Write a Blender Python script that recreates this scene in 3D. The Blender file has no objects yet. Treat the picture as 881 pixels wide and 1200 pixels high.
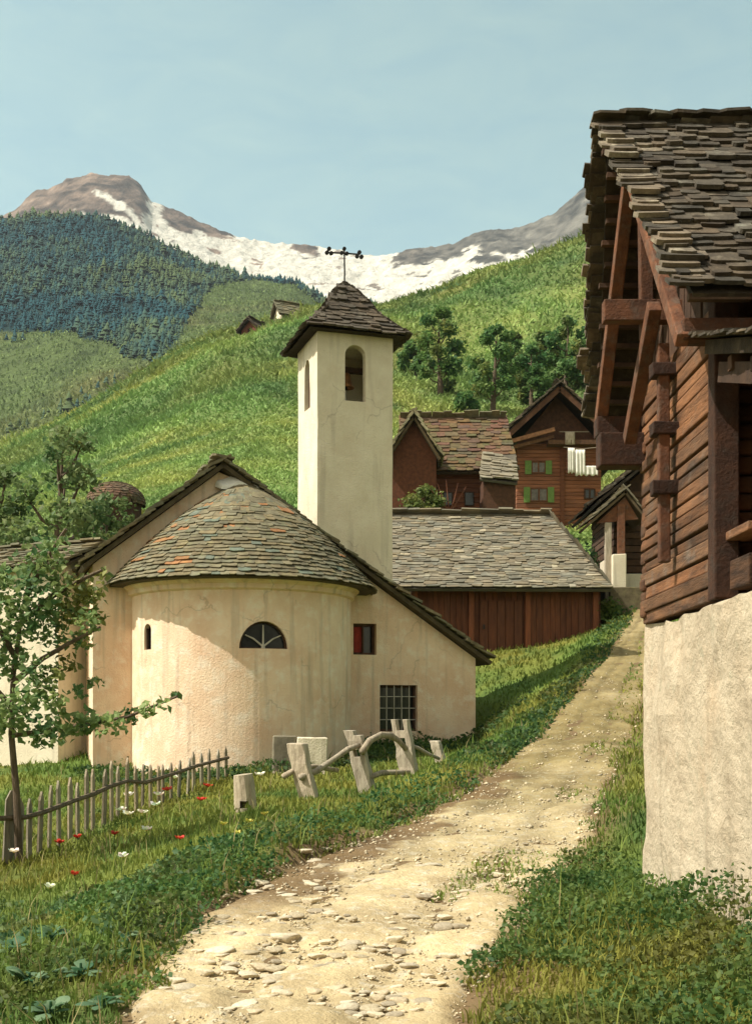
import bpy, bmesh, math, random
import numpy as np
from mathutils import Vector, Matrix

# ------------------------------------------------------------------ camera, sky, sun, exposure
S = bpy.context.scene
F, HY, EYE = 1400.0, 840.0, 1.6          # focal length and horizon in photo pixels, eye height in metres
cam_d = bpy.data.cameras.new('camera')
cam = bpy.data.objects.new('camera', cam_d)
S.collection.objects.link(cam)
cam.location = (0, 0, EYE)
cam.rotation_euler = (math.radians(90), 0, 0)
cam_d.sensor_width = 36.0
cam_d.lens = 36.0 * F / 1200.0
cam_d.shift_y = (HY - 600.0) / 1200.0
cam_d.clip_start = 0.1
cam_d.clip_end = 20000
S.camera = cam

SUN_EL, SUN_AZ = math.radians(51), math.radians(196)   # azimuth measured from +X, counter-clockwise
SUN_DIR = Vector((math.cos(SUN_EL) * math.cos(SUN_AZ), math.cos(SUN_EL) * math.sin(SUN_AZ), math.sin(SUN_EL)))
world = bpy.data.worlds.new('World')
S.world = world
world.use_nodes = True
wn, wl = world.node_tree.nodes, world.node_tree.links
wn.clear()
sky = wn.new('ShaderNodeTexSky')
sky.sky_type = 'NISHITA'
sky.sun_disc = False
sky.sun_elevation = SUN_EL
sky.sun_rotation = math.radians(90) - SUN_AZ
sky.air_density = 1.0
sky.dust_density = 1.6
sky.ozone_density = 1.0
hsv = wn.new('ShaderNodeHueSaturation')
hsv.inputs['Hue'].default_value = 0.475
hsv.inputs['Saturation'].default_value = 0.55
hsv.inputs['Value'].default_value = 1.15
tc = wn.new('ShaderNodeTexCoord')
mp = wn.new('ShaderNodeMapping')
mp.inputs['Scale'].default_value = (5, 5, 14)
nz = wn.new('ShaderNodeTexNoise')
nz.inputs['Scale'].default_value = 2.2
nz.inputs['Detail'].default_value = 7
nz.inputs['Roughness'].default_value = 0.62
nz.inputs['Distortion'].default_value = 0.6
rmp = wn.new('ShaderNodeValToRGB')
rmp.color_ramp.elements[0].position = 0.3
rmp.color_ramp.elements[0].color = (0.90, 0.94, 0.97, 1)
rmp.color_ramp.elements[1].position = 0.72
rmp.color_ramp.elements[1].color = (1.10, 1.06, 1.0, 1)
mulw = wn.new('ShaderNodeMix')
mulw.data_type = 'RGBA'
mulw.blend_type = 'MULTIPLY'
mulw.inputs[0].default_value = 1.0
bg = wn.new('ShaderNodeBackground')
bg.inputs['Strength'].default_value = 0.085
wo = wn.new('ShaderNodeOutputWorld')
wl.new(sky.outputs[0], hsv.inputs['Color'])
wl.new(tc.outputs['Generated'], mp.inputs[0])
wl.new(mp.outputs[0], nz.inputs['Vector'])
wl.new(nz.outputs['Fac'], rmp.inputs[0])
wl.new(hsv.outputs[0], mulw.inputs[6])
wl.new(rmp.outputs[0], mulw.inputs[7])
# sky brightened and warmed behind the viewer as added fill, pale blue ahead
sepd = wn.new('ShaderNodeSeparateXYZ')
mr = wn.new('ShaderNodeMapRange')
mr.interpolation_type = 'SMOOTHSTEP'
mr.inputs['From Min'].default_value = -0.7
mr.inputs['From Max'].default_value = 0.6
wl.new(tc.outputs['Generated'], sepd.inputs[0])
wl.new(sepd.outputs['Y'], mr.inputs['Value'])
cast = wn.new('ShaderNodeMix')
cast.data_type = 'RGBA'
cast.clamp_result = False
wl.new(mr.outputs[0], cast.inputs[0])
cast.inputs[6].default_value = (1.86, 1.58, 1.17, 1)
cast.inputs[7].default_value = (1.36, 1.63, 1.45, 1)
sky_fill = wn.new('ShaderNodeMix')
sky_fill.data_type = 'RGBA'
sky_fill.blend_type = 'MULTIPLY'
sky_fill.inputs[0].default_value = 1.0
wl.new(mulw.outputs[2], sky_fill.inputs[6])
wl.new(cast.outputs[2], sky_fill.inputs[7])
wl.new(sky_fill.outputs[2], bg.inputs[0])
wl.new(bg.outputs[0], wo.inputs[0])

sun_d = bpy.data.lights.new('sun', 'SUN')
sun_d.energy = 5.0
sun_d.angle = math.radians(0.5)
sun_d.color = (1.0, 0.95, 0.85)
sun = bpy.data.objects.new('sun', sun_d)
S.collection.objects.link(sun)
sun.rotation_euler = SUN_DIR.to_track_quat('Z', 'Y').to_euler()

S.render.engine = 'CYCLES'
S.cycles.max_bounces = 6
S.cycles.diffuse_bounces = 4
S.cycles.transmission_bounces = 3
S.cycles.transparent_max_bounces = 4
S.cycles.volume_bounces = 0
S.cycles.caustics_reflective = False
S.cycles.caustics_refractive = False
try:
    S.cycles.use_denoising = True
    S.cycles.denoiser = 'OPENIMAGEDENOISE'
except Exception:
    pass
S.view_settings.view_transform = 'Standard'
S.view_settings.look = 'None'
S.view_settings.gamma = 1.0
S.view_settings.exposure = 0.44
S.view_settings.use_curve_mapping = False

# ------------------------------------------------------------------ helpers
rng = np.random.default_rng(7)
R = random.Random(11)


def P(px, py, Y):
    return Vector(((px - 440.5) * Y / F, Y, EYE + (HY - py) * Y / F))


def _hash(ix, iy, iz, seed):
    h = (ix.astype(np.int64) * 374761393 + iy.astype(np.int64) * 668265263 + iz.astype(np.int64) * 2147483647 + seed * 974634721) & 0x7fffffff
    h = ((h ^ (h >> 13)) * 1274126177) & 0x7fffffff
    h = (h ^ (h >> 16)) & 0xffffff
    return h / float(0xffffff)


def vnoise(p, seed=0):
    p = np.asarray(p, float)
    if p.ndim == 1:
        p = p[None]
    if p.shape[1] == 2:
        p = np.column_stack([p, np.zeros(len(p))])
    i = np.floor(p).astype(np.int64)
    f = p - i
    f = f * f * (3 - 2 * f)
    out = 0
    for dx in (0, 1):
        for dy in (0, 1):
            for dz in (0, 1):
                wgt = (f[:, 0] if dx else 1 - f[:, 0]) * (f[:, 1] if dy else 1 - f[:, 1]) * (f[:, 2] if dz else 1 - f[:, 2])
                out = out + wgt * _hash(i[:, 0] + dx, i[:, 1] + dy, i[:, 2] + dz, seed)
    return out * 2 - 1


def fbm(p, octv=4, seed=0, gain=0.5):
    p = np.asarray(p, float)
    s, a, tot = 0, 1.0, 0
    for k in range(octv):
        s = s + a * vnoise(p * (2.03 ** k) + 17.3 * k, seed + k)
        tot += a
        a *= gain
    return s / tot


def ss(a, b, x):
    t = np.clip((x - a) / (b - a), 0, 1)
    return t * t * (3 - 2 * t)


# materials ---------------------------------------------------------
def mat(name, col, col2=None, scale=3.0, rough=0.85, bump=0.3, bscale=None, stains=None, tint=False, detail=6,
        translucent=0.0, stretch=(1, 1, 1), lo=0.35, hi=0.68, spec=0.3, metal=0.0, bdist=0.02, streak=None, crack=False):
    m = bpy.data.materials.new(name)
    m.use_nodes = True
    n, l = m.node_tree.nodes, m.node_tree.links
    n.clear()
    out = n.new('ShaderNodeOutputMaterial')
    b = n.new('ShaderNodeBsdfPrincipled')
    b.inputs['Roughness'].default_value = rough
    b.inputs['Specular IOR Level'].default_value = spec
    b.inputs['Metallic'].default_value = metal
    co = n.new('ShaderNodeTexCoord')
    mpn = n.new('ShaderNodeMapping')
    mpn.inputs['Scale'].default_value = stretch
    l.new(co.outputs['Object'], mpn.inputs[0])
    no = n.new('ShaderNodeTexNoise')
    no.inputs['Scale'].default_value = scale
    no.inputs['Detail'].default_value = detail
    no.inputs['Roughness'].default_value = 0.62
    l.new(mpn.outputs[0], no.inputs['Vector'])
    cr = n.new('ShaderNodeValToRGB')
    c2 = col2 or tuple(c * 0.7 for c in col)
    cr.color_ramp.elements[0].position = lo
    cr.color_ramp.elements[0].color = (*c2, 1)
    cr.color_ramp.elements[1].position = hi
    cr.color_ramp.elements[1].color = (*col, 1)
    l.new(no.outputs['Fac'], cr.inputs[0])
    c = cr.outputs[0]
    for k, (sc, ccol, plo, phi, amt) in enumerate(stains or []):
        n2 = n.new('ShaderNodeTexNoise')
        n2.inputs['Scale'].default_value = sc
        n2.inputs['Detail'].default_value = 5
        n2.inputs['Roughness'].default_value = 0.65
        off = n.new('ShaderNodeMapping')
        off.inputs['Location'].default_value = (3.7 * k + 1.3, 8.1 * k, 2.2)
        l.new(co.outputs['Object'], off.inputs[0])
        l.new(off.outputs[0], n2.inputs['Vector'])
        r2 = n.new('ShaderNodeMapRange')
        r2.inputs['From Min'].default_value = plo
        r2.inputs['From Max'].default_value = phi
        r2.inputs['To Max'].default_value = amt
        l.new(n2.outputs['Fac'], r2.inputs['Value'])
        mx = n.new('ShaderNodeMix')
        mx.data_type = 'RGBA'
        mx.inputs[7].default_value = (*ccol, 1)
        l.new(r2.outputs[0], mx.inputs[0])
        l.new(c, mx.inputs[6])
        c = mx.outputs[2]
    if streak:
        ms_ = n.new('ShaderNodeMapping')
        ms_.inputs['Scale'].default_value = (5.5, 5.5, 0.35)
        n3 = n.new('ShaderNodeTexNoise')
        n3.inputs['Scale'].default_value = 1.0
        n3.inputs['Detail'].default_value = 5
        r3 = n.new('ShaderNodeMapRange')
        r3.inputs['From Min'].default_value = 0.54
        r3.inputs['From Max'].default_value = 0.72
        r3.inputs['To Max'].default_value = 0.55
        mx = n.new('ShaderNodeMix')
        mx.data_type = 'RGBA'
        mx.inputs[7].default_value = (*streak, 1)
        l.new(co.outputs['Object'], ms_.inputs[0])
        l.new(ms_.outputs[0], n3.inputs['Vector'])
        l.new(n3.outputs['Fac'], r3.inputs['Value'])
        l.new(r3.outputs[0], mx.inputs[0])
        l.new(c, mx.inputs[6])
        c = mx.outputs[2]
    if crack:
        dn = n.new('ShaderNodeTexNoise')
        dn.inputs['Scale'].default_value = 2.5
        dn.inputs['Detail'].default_value = 4
        va = n.new('ShaderNodeMix')
        va.data_type = 'RGBA'
        va.inputs[0].default_value = 0.35
        vo = n.new('ShaderNodeTexVoronoi')
        vo.feature = 'DISTANCE_TO_EDGE'
        vo.inputs['Scale'].default_value = 0.75
        r4 = n.new('ShaderNodeMapRange')
        r4.inputs['From Min'].default_value = 0.0
        r4.inputs['From Max'].default_value = 0.010
        r4.inputs['To Min'].default_value = 0.38
        r4.inputs['To Max'].default_value = 0.0
        gate = n.new('ShaderNodeTexNoise')
        gate.inputs['Scale'].default_value = 0.9
        rg = n.new('ShaderNodeMapRange')
        rg.inputs['From Min'].default_value = 0.52
        rg.inputs['From Max'].default_value = 0.60
        mg = n.new('ShaderNodeMath')
        mg.operation = 'MULTIPLY'
        mx = n.new('ShaderNodeMix')
        mx.data_type = 'RGBA'
        mx.inputs[7].default_value = (0.22, 0.17, 0.12, 1)
        l.new(co.outputs['Object'], dn.inputs['Vector'])
        l.new(co.outputs['Object'], va.inputs[6])
        l.new(dn.outputs['Color'], va.inputs[7])
        l.new(va.outputs[2], vo.inputs['Vector'])
        l.new(vo.outputs['Distance'], r4.inputs['Value'])
        l.new(co.outputs['Object'], gate.inputs['Vector'])
        l.new(gate.outputs['Fac'], rg.inputs['Value'])
        l.new(r4.outputs[0], mg.inputs[0])
        l.new(rg.outputs[0], mg.inputs[1])
        l.new(mg.outputs[0], mx.inputs[0])
        l.new(c, mx.inputs[6])
        c = mx.outputs[2]
    if tint:
        at = n.new('ShaderNodeAttribute')
        at.attribute_name = 'tint'
        mx = n.new('ShaderNodeMix')
        mx.data_type = 'RGBA'
        mx.blend_type = 'MULTIPLY'
        mx.inputs[0].default_value = 1.0
        l.new(c, mx.inputs[6])
        l.new(at.outputs['Color'], mx.inputs[7])
        c = mx.outputs[2]
    l.new(c, b.inputs['Base Color'])
    if bump:
        nb = n.new('ShaderNodeTexNoise')
        nb.inputs['Scale'].default_value = bscale or scale * 6
        nb.inputs['Detail'].default_value = 6
        nb.inputs['Roughness'].default_value = 0.7
        l.new(mpn.outputs[0], nb.inputs['Vector'])
        bp = n.new('ShaderNodeBump')
        bp.inputs['Strength'].default_value = bump
        bp.inputs['Distance'].default_value = bdist
        l.new(nb.outputs['Fac'], bp.inputs['Height'])
        l.new(bp.outputs[0], b.inputs['Normal'])
    if translucent:
        tr = n.new('ShaderNodeBsdfTranslucent')
        l.new(c, tr.inputs['Color'])
        ms = n.new('ShaderNodeMixShader')
        ms.inputs[0].default_value = translucent
        l.new(b.outputs[0], ms.inputs[1])
        l.new(tr.outputs[0], ms.inputs[2])
        l.new(ms.outputs[0], out.inputs[0])
    else:
        l.new(b.outputs[0], out.inputs[0])
    return m


M = {}
M['plaster'] = mat('plaster', (0.83, 0.645, 0.465), (0.74, 0.54, 0.365), 1.1, 0.95, 0.7, 22, bdist=0.035, streak=(0.40, 0.31, 0.22), crack=True,
                   stains=[(0.8, (0.66, 0.41, 0.26), 0.44, 0.66, 0.65), (3.2, (0.84, 0.76, 0.62), 0.5, 0.68, 0.6), (9, (0.36, 0.30, 0.21), 0.63, 0.75, 0.5)])
M['limewash'] = mat('limewash', (0.74, 0.67, 0.51), (0.64, 0.56, 0.41), 1.6, 0.95, 0.7, 22, bdist=0.035, streak=(0.42, 0.36, 0.27), crack=True,
                    stains=[(1.6, (0.62, 0.50, 0.36), 0.52, 0.72, 0.5), (8, (0.40, 0.33, 0.24), 0.63, 0.75, 0.55)])
M['masonry'] = mat('masonry', (0.52, 0.435, 0.315), (0.39, 0.315, 0.22), 2.2, 0.95, 0.9, 9, bdist=0.05, streak=(0.30, 0.24, 0.16), crack=True,
                   stains=[(1.3, (0.50, 0.36, 0.23), 0.5, 0.7, 0.55), (5, (0.36, 0.34, 0.24), 0.57, 0.7, 0.5), (14, (0.30, 0.22, 0.14), 0.64, 0.74, 0.6)])
M['slab'] = mat('slab', (0.20, 0.172, 0.105), (0.105, 0.090, 0.052), 4, 0.9, 0.5, 14, tint=True,
                stains=[(6, (0.22, 0.21, 0.10), 0.52, 0.7, 0.6)])
M['slab_dark'] = mat('slab_dark', (0.100, 0.079, 0.054), (0.046, 0.036, 0.025), 7, 0.92, 0.9, 30, tint=True,
                     stains=[(5, (0.24, 0.21, 0.15), 0.56, 0.72, 0.6)])
M['slab_grey'] = mat('slab_grey', (0.225, 0.195, 0.138), (0.135, 0.117, 0.082), 2.0, 0.9, 0.5, 10, tint=True,
                     stains=[(2, (0.23, 0.20, 0.12), 0.5, 0.68, 0.6)])
M['log'] = mat('log', (0.235, 0.108, 0.048), (0.058, 0.029, 0.016), 9, 0.92, 1.0, 34, tint=True, detail=10, stretch=(1, 0.16, 1), stains=[(4, (0.15, 0.11, 0.08), 0.52, 0.70, 0.6)])
M['logx'] = mat('logx', (0.19, 0.085, 0.038), (0.075, 0.034, 0.017), 5, 0.85, 0.6, 26, tint=True, stretch=(0.25, 1, 1))
M['redbeam'] = mat('redbeam', (0.205, 0.082, 0.038), (0.090, 0.038, 0.020), 7, 0.9, 0.9, 34, tint=True, detail=10, stains=[(9, (0.13, 0.10, 0.075), 0.50, 0.68, 0.6)])
M['darkwood'] = mat('darkwood', (0.085, 0.045, 0.025), (0.042, 0.023, 0.014), 5, 0.9, 0.5, 20, tint=True)
M['redwood'] = mat('redwood', (0.18, 0.062, 0.030), (0.095, 0.036, 0.020), 4, 0.85, 0.4, 18, tint=True, stretch=(3, 3, .4))
M['chalet'] = mat('chalet', (0.30, 0.115, 0.055), (0.17, 0.066, 0.034), 3, 0.85, 0.3, 10, tint=True, stretch=(.3, 1, 3))
M['greywood'] = mat('greywood', (0.50, 0.43, 0.32), (0.27, 0.22, 0.16), 7, 0.9, 0.7, 30, tint=True, stretch=(3, 3, .5))
M['fencewood'] = mat('fencewood', (0.30, 0.25, 0.18), (0.15, 0.12, 0.085), 7, 0.9, 0.6, 30, tint=True, stretch=(3, 3, .5))
M['shutter'] = mat('shutter', (0.15, 0.24, 0.055), (0.10, 0.17, 0.04), 6, 0.7, 0.1)
M['glass'] = mat('glass', (0.030, 0.032, 0.028), (0.018, 0.018, 0.018), 6, 0.18, 0.0, spec=0.5)
M['paleglass'] = mat('paleglass', (0.20, 0.17, 0.14), (0.08, 0.07, 0.06), 3, 0.3, 0.0)
M['iron'] = mat('iron', (0.035, 0.032, 0.03), None, 8, 0.6, 0.2, metal=0.4)
M['paleiron'] = mat('paleiron', (0.48, 0.44, 0.36), (0.36, 0.33, 0.27), 8, 0.7, 0.1)
M['bronze'] = mat('bronze', (0.42, 0.19, 0.07), (0.2, 0.10, 0.04), 6, 0.45, 0.1, metal=0.6)
M['redcloth'] = mat('redcloth', (0.36, 0.045, 0.03), (0.2, 0.03, 0.02), 7, 0.95, 0.2)
M['linen'] = mat('linen', (0.82, 0.79, 0.70), (0.68, 0.65, 0.56), 4, 0.95, 0.2)
M['stone'] = mat('stone', (0.60, 0.52, 0.38), (0.40, 0.34, 0.24), 4, 0.92, 0.5, 20, tint=True, stains=[(3, (0.34, 0.28, 0.20), 0.55, 0.7, 0.5)])
M['leaf'] = mat('leaf', (1, 1, 1), (0.8, 0.8, 0.8), 3, 0.6, 0, tint=True, translucent=0.45, spec=0.25)
M['grass'] = mat('grass', (1, 1, 1), (0.72, 0.72, 0.7), 0.6, 0.75, 0, tint=True, translucent=0.28, spec=0.15)
M['needle'] = mat('needle', (1, 1, 1), (0.7, 0.7, 0.7), 0.05, 0.9, 0, tint=True, spec=0.1)
M['bark'] = mat('bark', (0.16, 0.115, 0.075), (0.07, 0.05, 0.034), 8, 0.95, 0.8, 30, stretch=(2, 2, .5))
M['petal'] = mat('petal', (1, 1, 1), (0.85, 0.85, 0.85), 9, 0.7, 0, tint=True, translucent=0.2)
M['ground'] = mat('ground', (0.9, 0.9, 0.9), (0.62, 0.62, 0.62), 1.2, 0.97, 0.6, 7, tint=True, spec=0.1)
M['path'] = mat('path', (0.66, 0.53, 0.31), (0.44, 0.34, 0.19), 1.7, 0.97, 0.9, 16, tint=True, bdist=0.04, spec=0.1,
                stains=[(0.7, (0.24, 0.18, 0.11), 0.50, 0.68, 0.65), (9, (0.60, 0.53, 0.39), 0.53, 0.64, 0.75), (22, (0.26, 0.19, 0.11), 0.60, 0.70, 0.6)])
M['mountain'] = mat('mountain', (1, 1, 1), (0.72, 0.72, 0.72), 0.03, 0.95, 0.9, 0.05, tint=True, bdist=14, spec=0.1)


# mesh builder ------------------------------------------------------
ROOT = {}          # object name -> world matrix of its thing


class MB:
    def __init__(s):
        s.v, s.f, s.t = [], [], []

    def add(s, verts, faces, tint=(1, 1, 1)):
        k = len(s.v)
        s.v.extend([tuple(q) for q in verts])
        s.f.extend([tuple(i + k for i in f) for f in faces])
        s.t.extend([tuple(tint)] * len(verts))

    def box(s, c, size, mx=None, tint=(1, 1, 1), jit=0.0):
        c = Vector(c)
        hx, hy, hz = size[0] / 2, size[1] / 2, size[2] / 2
        vs = []
        for x, y, z in ((-1, -1, -1), (1, -1, -1), (1, 1, -1), (-1, 1, -1), (-1, -1, 1), (1, -1, 1), (1, 1, 1), (-1, 1, 1)):
            q = Vector((x * hx + R.uniform(-jit, jit), y * hy + R.uniform(-jit, jit), z * hz + R.uniform(-jit, jit)))
            vs.append(c + (mx @ q if mx else q))
        s.add(vs, [(0, 3, 2, 1), (4, 5, 6, 7), (0, 1, 5, 4), (1, 2, 6, 5), (2, 3, 7, 6), (3, 0, 4, 7)], tint)

    def span(s, x0, x1, y0, y1, z0, z1, tint=(1, 1, 1), jit=0.0):
        s.box(((x0 + x1) / 2, (y0 + y1) / 2, (z0 + z1) / 2), (x1 - x0, y1 - y0, z1 - z0), None, tint, jit)

    def beam(s, a, b, w, h, up=(0, 0, 1), tint=(1, 1, 1), jit=0.0):
        a, b = Vector(a), Vector(b)
        d = (b - a)
        L = d.length
        d.normalize()
        up = Vector(up)
        if abs(d.dot(up)) > 0.98:
            up = Vector((0, 1, 0))
        sx = d.cross(up).normalized()
        uz = sx.cross(d).normalized()
        mx = Matrix((sx, d, uz)).transposed()
        s.box((a + b) / 2, (w, L, h), mx, tint, jit)

    def tube(s, pts, rad, n=8, tint=(1, 1, 1), jit=0.0, cap=True):
        pts = [Vector(q) for q in pts]
        vs, fs = [], []
        for i, q in enumerate(pts):
            d = (pts[min(i + 1, len(pts) - 1)] - pts[max(i - 1, 0)]).normalized()
            a = d.cross(Vector((0, 0, 1)) if abs(d.z) < 0.9 else Vector((1, 0, 0))).normalized()
            b = d.cross(a).normalized()
            r = rad[i] if hasattr(rad, '__len__') else rad
            for k in range(n):
                t = 2 * math.pi * k / n
                rr = r * (1 + R.uniform(-jit, jit))
                vs.append(q + a * math.cos(t) * rr + b * math.sin(t) * rr)
        for i in range(len(pts) - 1):
            for k in range(n):
                fs.append((i * n + k, i * n + (k + 1) % n, (i + 1) * n + (k + 1) % n, (i + 1) * n + k))
        if cap:
            fs.append(tuple(range(n - 1, -1, -1)))
            fs.append(tuple(range((len(pts) - 1) * n, len(pts) * n)))
        s.add(vs, fs, tint)

    def prism(s, poly, depth_vec, tint=(1, 1, 1)):
        """poly: 3D points of one face; extruded by depth_vec"""
        n = len(poly)
        dv = Vector(depth_vec)
        vs = [Vector(q) for q in poly] + [Vector(q) + dv for q in poly]
        fs = [tuple(range(n - 1, -1, -1)), tuple(range(n, 2 * n))]
        for i in range(n):
            fs.append((i, (i + 1) % n, n + (i + 1) % n, n + i))
        s.add(vs, fs, tint)

    def sweep(s, prof, a0, a1, n, c=(0, 0), rough=0.0, tint=(1, 1, 1)):
        """closed (r,z) profile swept about a vertical axis; angle 0 looks along -y, positive towards +x"""
        m = len(prof)
        vs, fs = [], []
        full = abs(a1 - a0) > 6.28
        cols = n if full else n + 1
        for i in range(cols):
            a = a0 + (a1 - a0) * i / n
            for r, z in prof:
                vs.append((c[0] + r * math.sin(a), c[1] - r * math.cos(a), z))
        for i in range(n):
            j = (i + 1) % cols
            for k in range(m):
                fs.append((i * m + k, i * m + (k + 1) % m, j * m + (k + 1) % m, j * m + k))
        if not full:
            fs.append(tuple(range(m - 1, -1, -1)))
            fs.append(tuple(range(n * m, (n + 1) * m)))
        s.add(vs, fs, tint)

    def build(s, name, material, parent=None, world=True, smooth=False, bevel=0.0, tint=True):
        me = bpy.data.meshes.new(name)
        me.from_pydata(s.v, [], s.f)
        bm = bmesh.new()
        bm.from_mesh(me)
        bmesh.ops.recalc_face_normals(bm, faces=bm.faces)
        bm.to_mesh(me)
        bm.free()
        at = me.attributes.new('tint', 'FLOAT_COLOR', 'POINT')
        arr = np.ones((len(s.v), 4), np.float32)
        arr[:, :3] = np.array(s.t, np.float32).reshape(-1, 3)
        at.data.foreach_set('color', arr.ravel())
        if smooth:
            me.polygons.foreach_set('use_smooth', np.ones(len(me.polygons), bool))
        o = bpy.data.objects.new(name, me)
        me.materials.append(material)
        S.collection.objects.link(o)
        if parent is not None:
            o.parent = parent
            rm = ROOT[parent.name]
            ROOT[o.name] = rm
            if world:
                me.transform(rm.inverted())
        else:
            ROOT[o.name] = Matrix.Identity(4)
        if bevel:
            bv = o.modifiers.new('bevel', 'BEVEL')
            bv.width = bevel
            bv.segments = 2
            bv.limit_method = 'ANGLE'
        return o


def fastmesh(name, V, FC, tint, material, smooth=False):
    """V (n,3), FC (m,4) or (m,3) int"""
    me = bpy.data.meshes.new(name)
    n, k = FC.shape
    me.vertices.add(len(V))
    me.vertices.foreach_set('co', np.asarray(V, np.float32).ravel())
    me.loops.add(n * k)
    me.loops.foreach_set('vertex_index', FC.astype(np.int32).ravel())
    me.polygons.add(n)
    me.polygons.foreach_set('loop_start', np.arange(0, n * k, k, dtype=np.int32))
    me.polygons.foreach_set('loop_total', np.full(n, k, np.int32))
    me.update(calc_edges=True)
    at = me.attributes.new('tint', 'FLOAT_COLOR', 'POINT')
    arr = np.ones((len(V), 4), np.float32)
    arr[:, :3] = tint
    at.data.foreach_set('color', arr.ravel())
    if smooth:
        me.polygons.foreach_set('use_smooth', np.ones(n, bool))
    me.materials.append(material)
    return me


def link(name, me, parent=None, world=False):
    o = bpy.data.objects.new(name, me)
    S.collection.objects.link(o)
    if parent is not None:
        o.parent = parent
        ROOT[o.name] = ROOT[parent.name]
        if world:
            me.transform(ROOT[parent.name].inverted())
    else:
        ROOT[o.name] = Matrix.Identity(4)
    return o


def tag(o, label=None, cat=None, group=None, kind=None):
    if label:
        o['label'] = label
    if cat:
        o['category'] = cat
    if group:
        o['group'] = group
    if kind:
        o['kind'] = kind
    return o


def thing(name, label, cat, loc=(0, 0, 0), rz=0.0, group=None):
    o = bpy.data.objects.new(name, None)
    o.empty_display_size = 0.3
    S.collection.objects.link(o)
    o.location = loc
    o.rotation_euler = (0, 0, rz)
    ROOT[o.name] = Matrix.Translation(Vector(loc)) @ Matrix.Rotation(rz, 4, 'Z')
    return tag(o, label, cat, group)


def copy_tree(o, parent=None):
    c = o.copy()
    S.collection.objects.link(c)
    c.parent = parent
    for ch in list(o.children):
        copy_tree(ch, c)
    return c


def cut(o, cutters):
    """boolean-subtract builder meshes from o and bake the result"""
    for k in cutters:
        md = o.modifiers.new('cut', 'BOOLEAN')
        md.operation = 'DIFFERENCE'
        md.solver = 'EXACT'
        md.object = k
    bpy.context.view_layer.update()
    dg = bpy.context.evaluated_depsgraph_get()
    ev = o.evaluated_get(dg)
    me = bpy.data.meshes.new_from_object(ev)
    o.modifiers.clear()
    old = o.data
    o.data = me
    bpy.data.meshes.remove(old)
    for k in cutters:
        kd = k.data
        bpy.data.objects.remove(k)
        bpy.data.meshes.remove(kd)


def roughen(o, amp, sc, seed=0):
    me = o.data
    co = np.empty(len(me.vertices) * 3, np.float32)
    me.vertices.foreach_get('co', co)
    co = co.reshape(-1, 3)
    d = np.column_stack([fbm(co * sc + 5 * k, 3, seed + 31 * k) for k in range(3)])
    co += (d * amp).astype(np.float32)
    me.vertices.foreach_set('co', co.ravel())
    me.update()


def tv(lo=0.75, hi=1.2, warm=0.06):
    a = R.uniform(lo, hi)
    w = R.uniform(-warm, warm)
    return (a * (1 + w), a, a * (1 - w))


def one_slab(mb, c, ex, ey, en, w, h, th, tint):
    ra_ = R.uniform(-.07, .07)
    ex, ey = ex * math.cos(ra_) + ey * math.sin(ra_), ey * math.cos(ra_) - ex * math.sin(ra_)
    pts = [(-.5, -.42), (-.3 + R.uniform(-.1, .1), -.5 - R.uniform(0, .08)), (.28 + R.uniform(-.1, .1), -.5 - R.uniform(-.04, .1)),
           (.5, -.40 - R.uniform(0, .1)), (.49, .5), (-.49, .5)]
    dz = R.uniform(0, th * 0.5)
    top, bot = [], []
    for i, (a, b) in enumerate(pts):
        a += R.uniform(-.03, .03)
        lift = th * 1.15 * (0.5 - b) + dz
        q = c + ex * (a * w) + ey * (b * h) + en * lift
        top.append(q + en * th)
        bot.append(q)
    n = 6
    mb.add(top + bot, [tuple(range(n)), tuple(range(2 * n - 1, n - 1, -1))] + [(i, n + i, n + (i + 1) % n, (i + 1) % n) for i in range(n)], tint)


def slab_roof(mb, eave0, eave1, ridge0, ridge1, row=0.17, wr=(0.25, 0.55), th=0.045, tint=None, side_jit=0.05):
    """rows of overlapping stone slabs on the quad eave0-eave1-ridge1-ridge0"""
    e0, e1, r0, r1 = (Vector(q) for q in (eave0, eave1, ridge0, ridge1))
    ex = (e1 - e0).normalized()
    ey = ((r0 + r1) / 2 - (e0 + e1) / 2)
    ey = (ey - ex * ey.dot(ex)).normalized()
    en = ex.cross(ey).normalized()
    if en.z < 0:
        en = -en
    L = ((r0 + r1) / 2 - (e0 + e1) / 2).dot(ey)
    rows = max(2, int(L / row))
    for i in range(rows):
        t = (i + 0.5) / rows
        a, b = e0.lerp(r0, t), e1.lerp(r1, t)
        W = (b - a).length
        p = -R.uniform(0, side_jit) - 0.02
        while p < W - 0.06:
            w = R.uniform(*wr)
            if p + w > W - 0.1:
                w = W - p + R.uniform(0, side_jit)
            h = row * R.uniform(1.7, 2.3)
            c = a + ex * (p + w / 2) + ey * (h * 0.30 + R.uniform(-.02, .02))
            one_slab(mb, c, ex, ey, en, w * 1.02, h, th * R.uniform(0.7, 1.35), (tint or tv)())
            p += w


def deck(mb, eave0, eave1, ridge0, ridge1, th=0.05, drop=0.012, tint=(1, 1, 1)):
    q = [Vector(v) for v in (eave0, eave1, ridge1, ridge0)]
    n = (q[1] - q[0]).cross(q[3] - q[0]).normalized()
    if n.z < 0:
        n = -n
    mb.prism([v - n * drop for v in q], -n * th, tint)


def arch_poly(w, h, n=10):
    """closed outline in (a, z), base centre at the origin, round head"""
    r = w / 2
    return [(-r, 0), (r, 0), (r, h - r)] + [(r * math.cos(math.pi * k / n), h - r + r * math.sin(math.pi * k / n)) for k in range(1, n)] + [(-r, h - r)]


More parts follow.
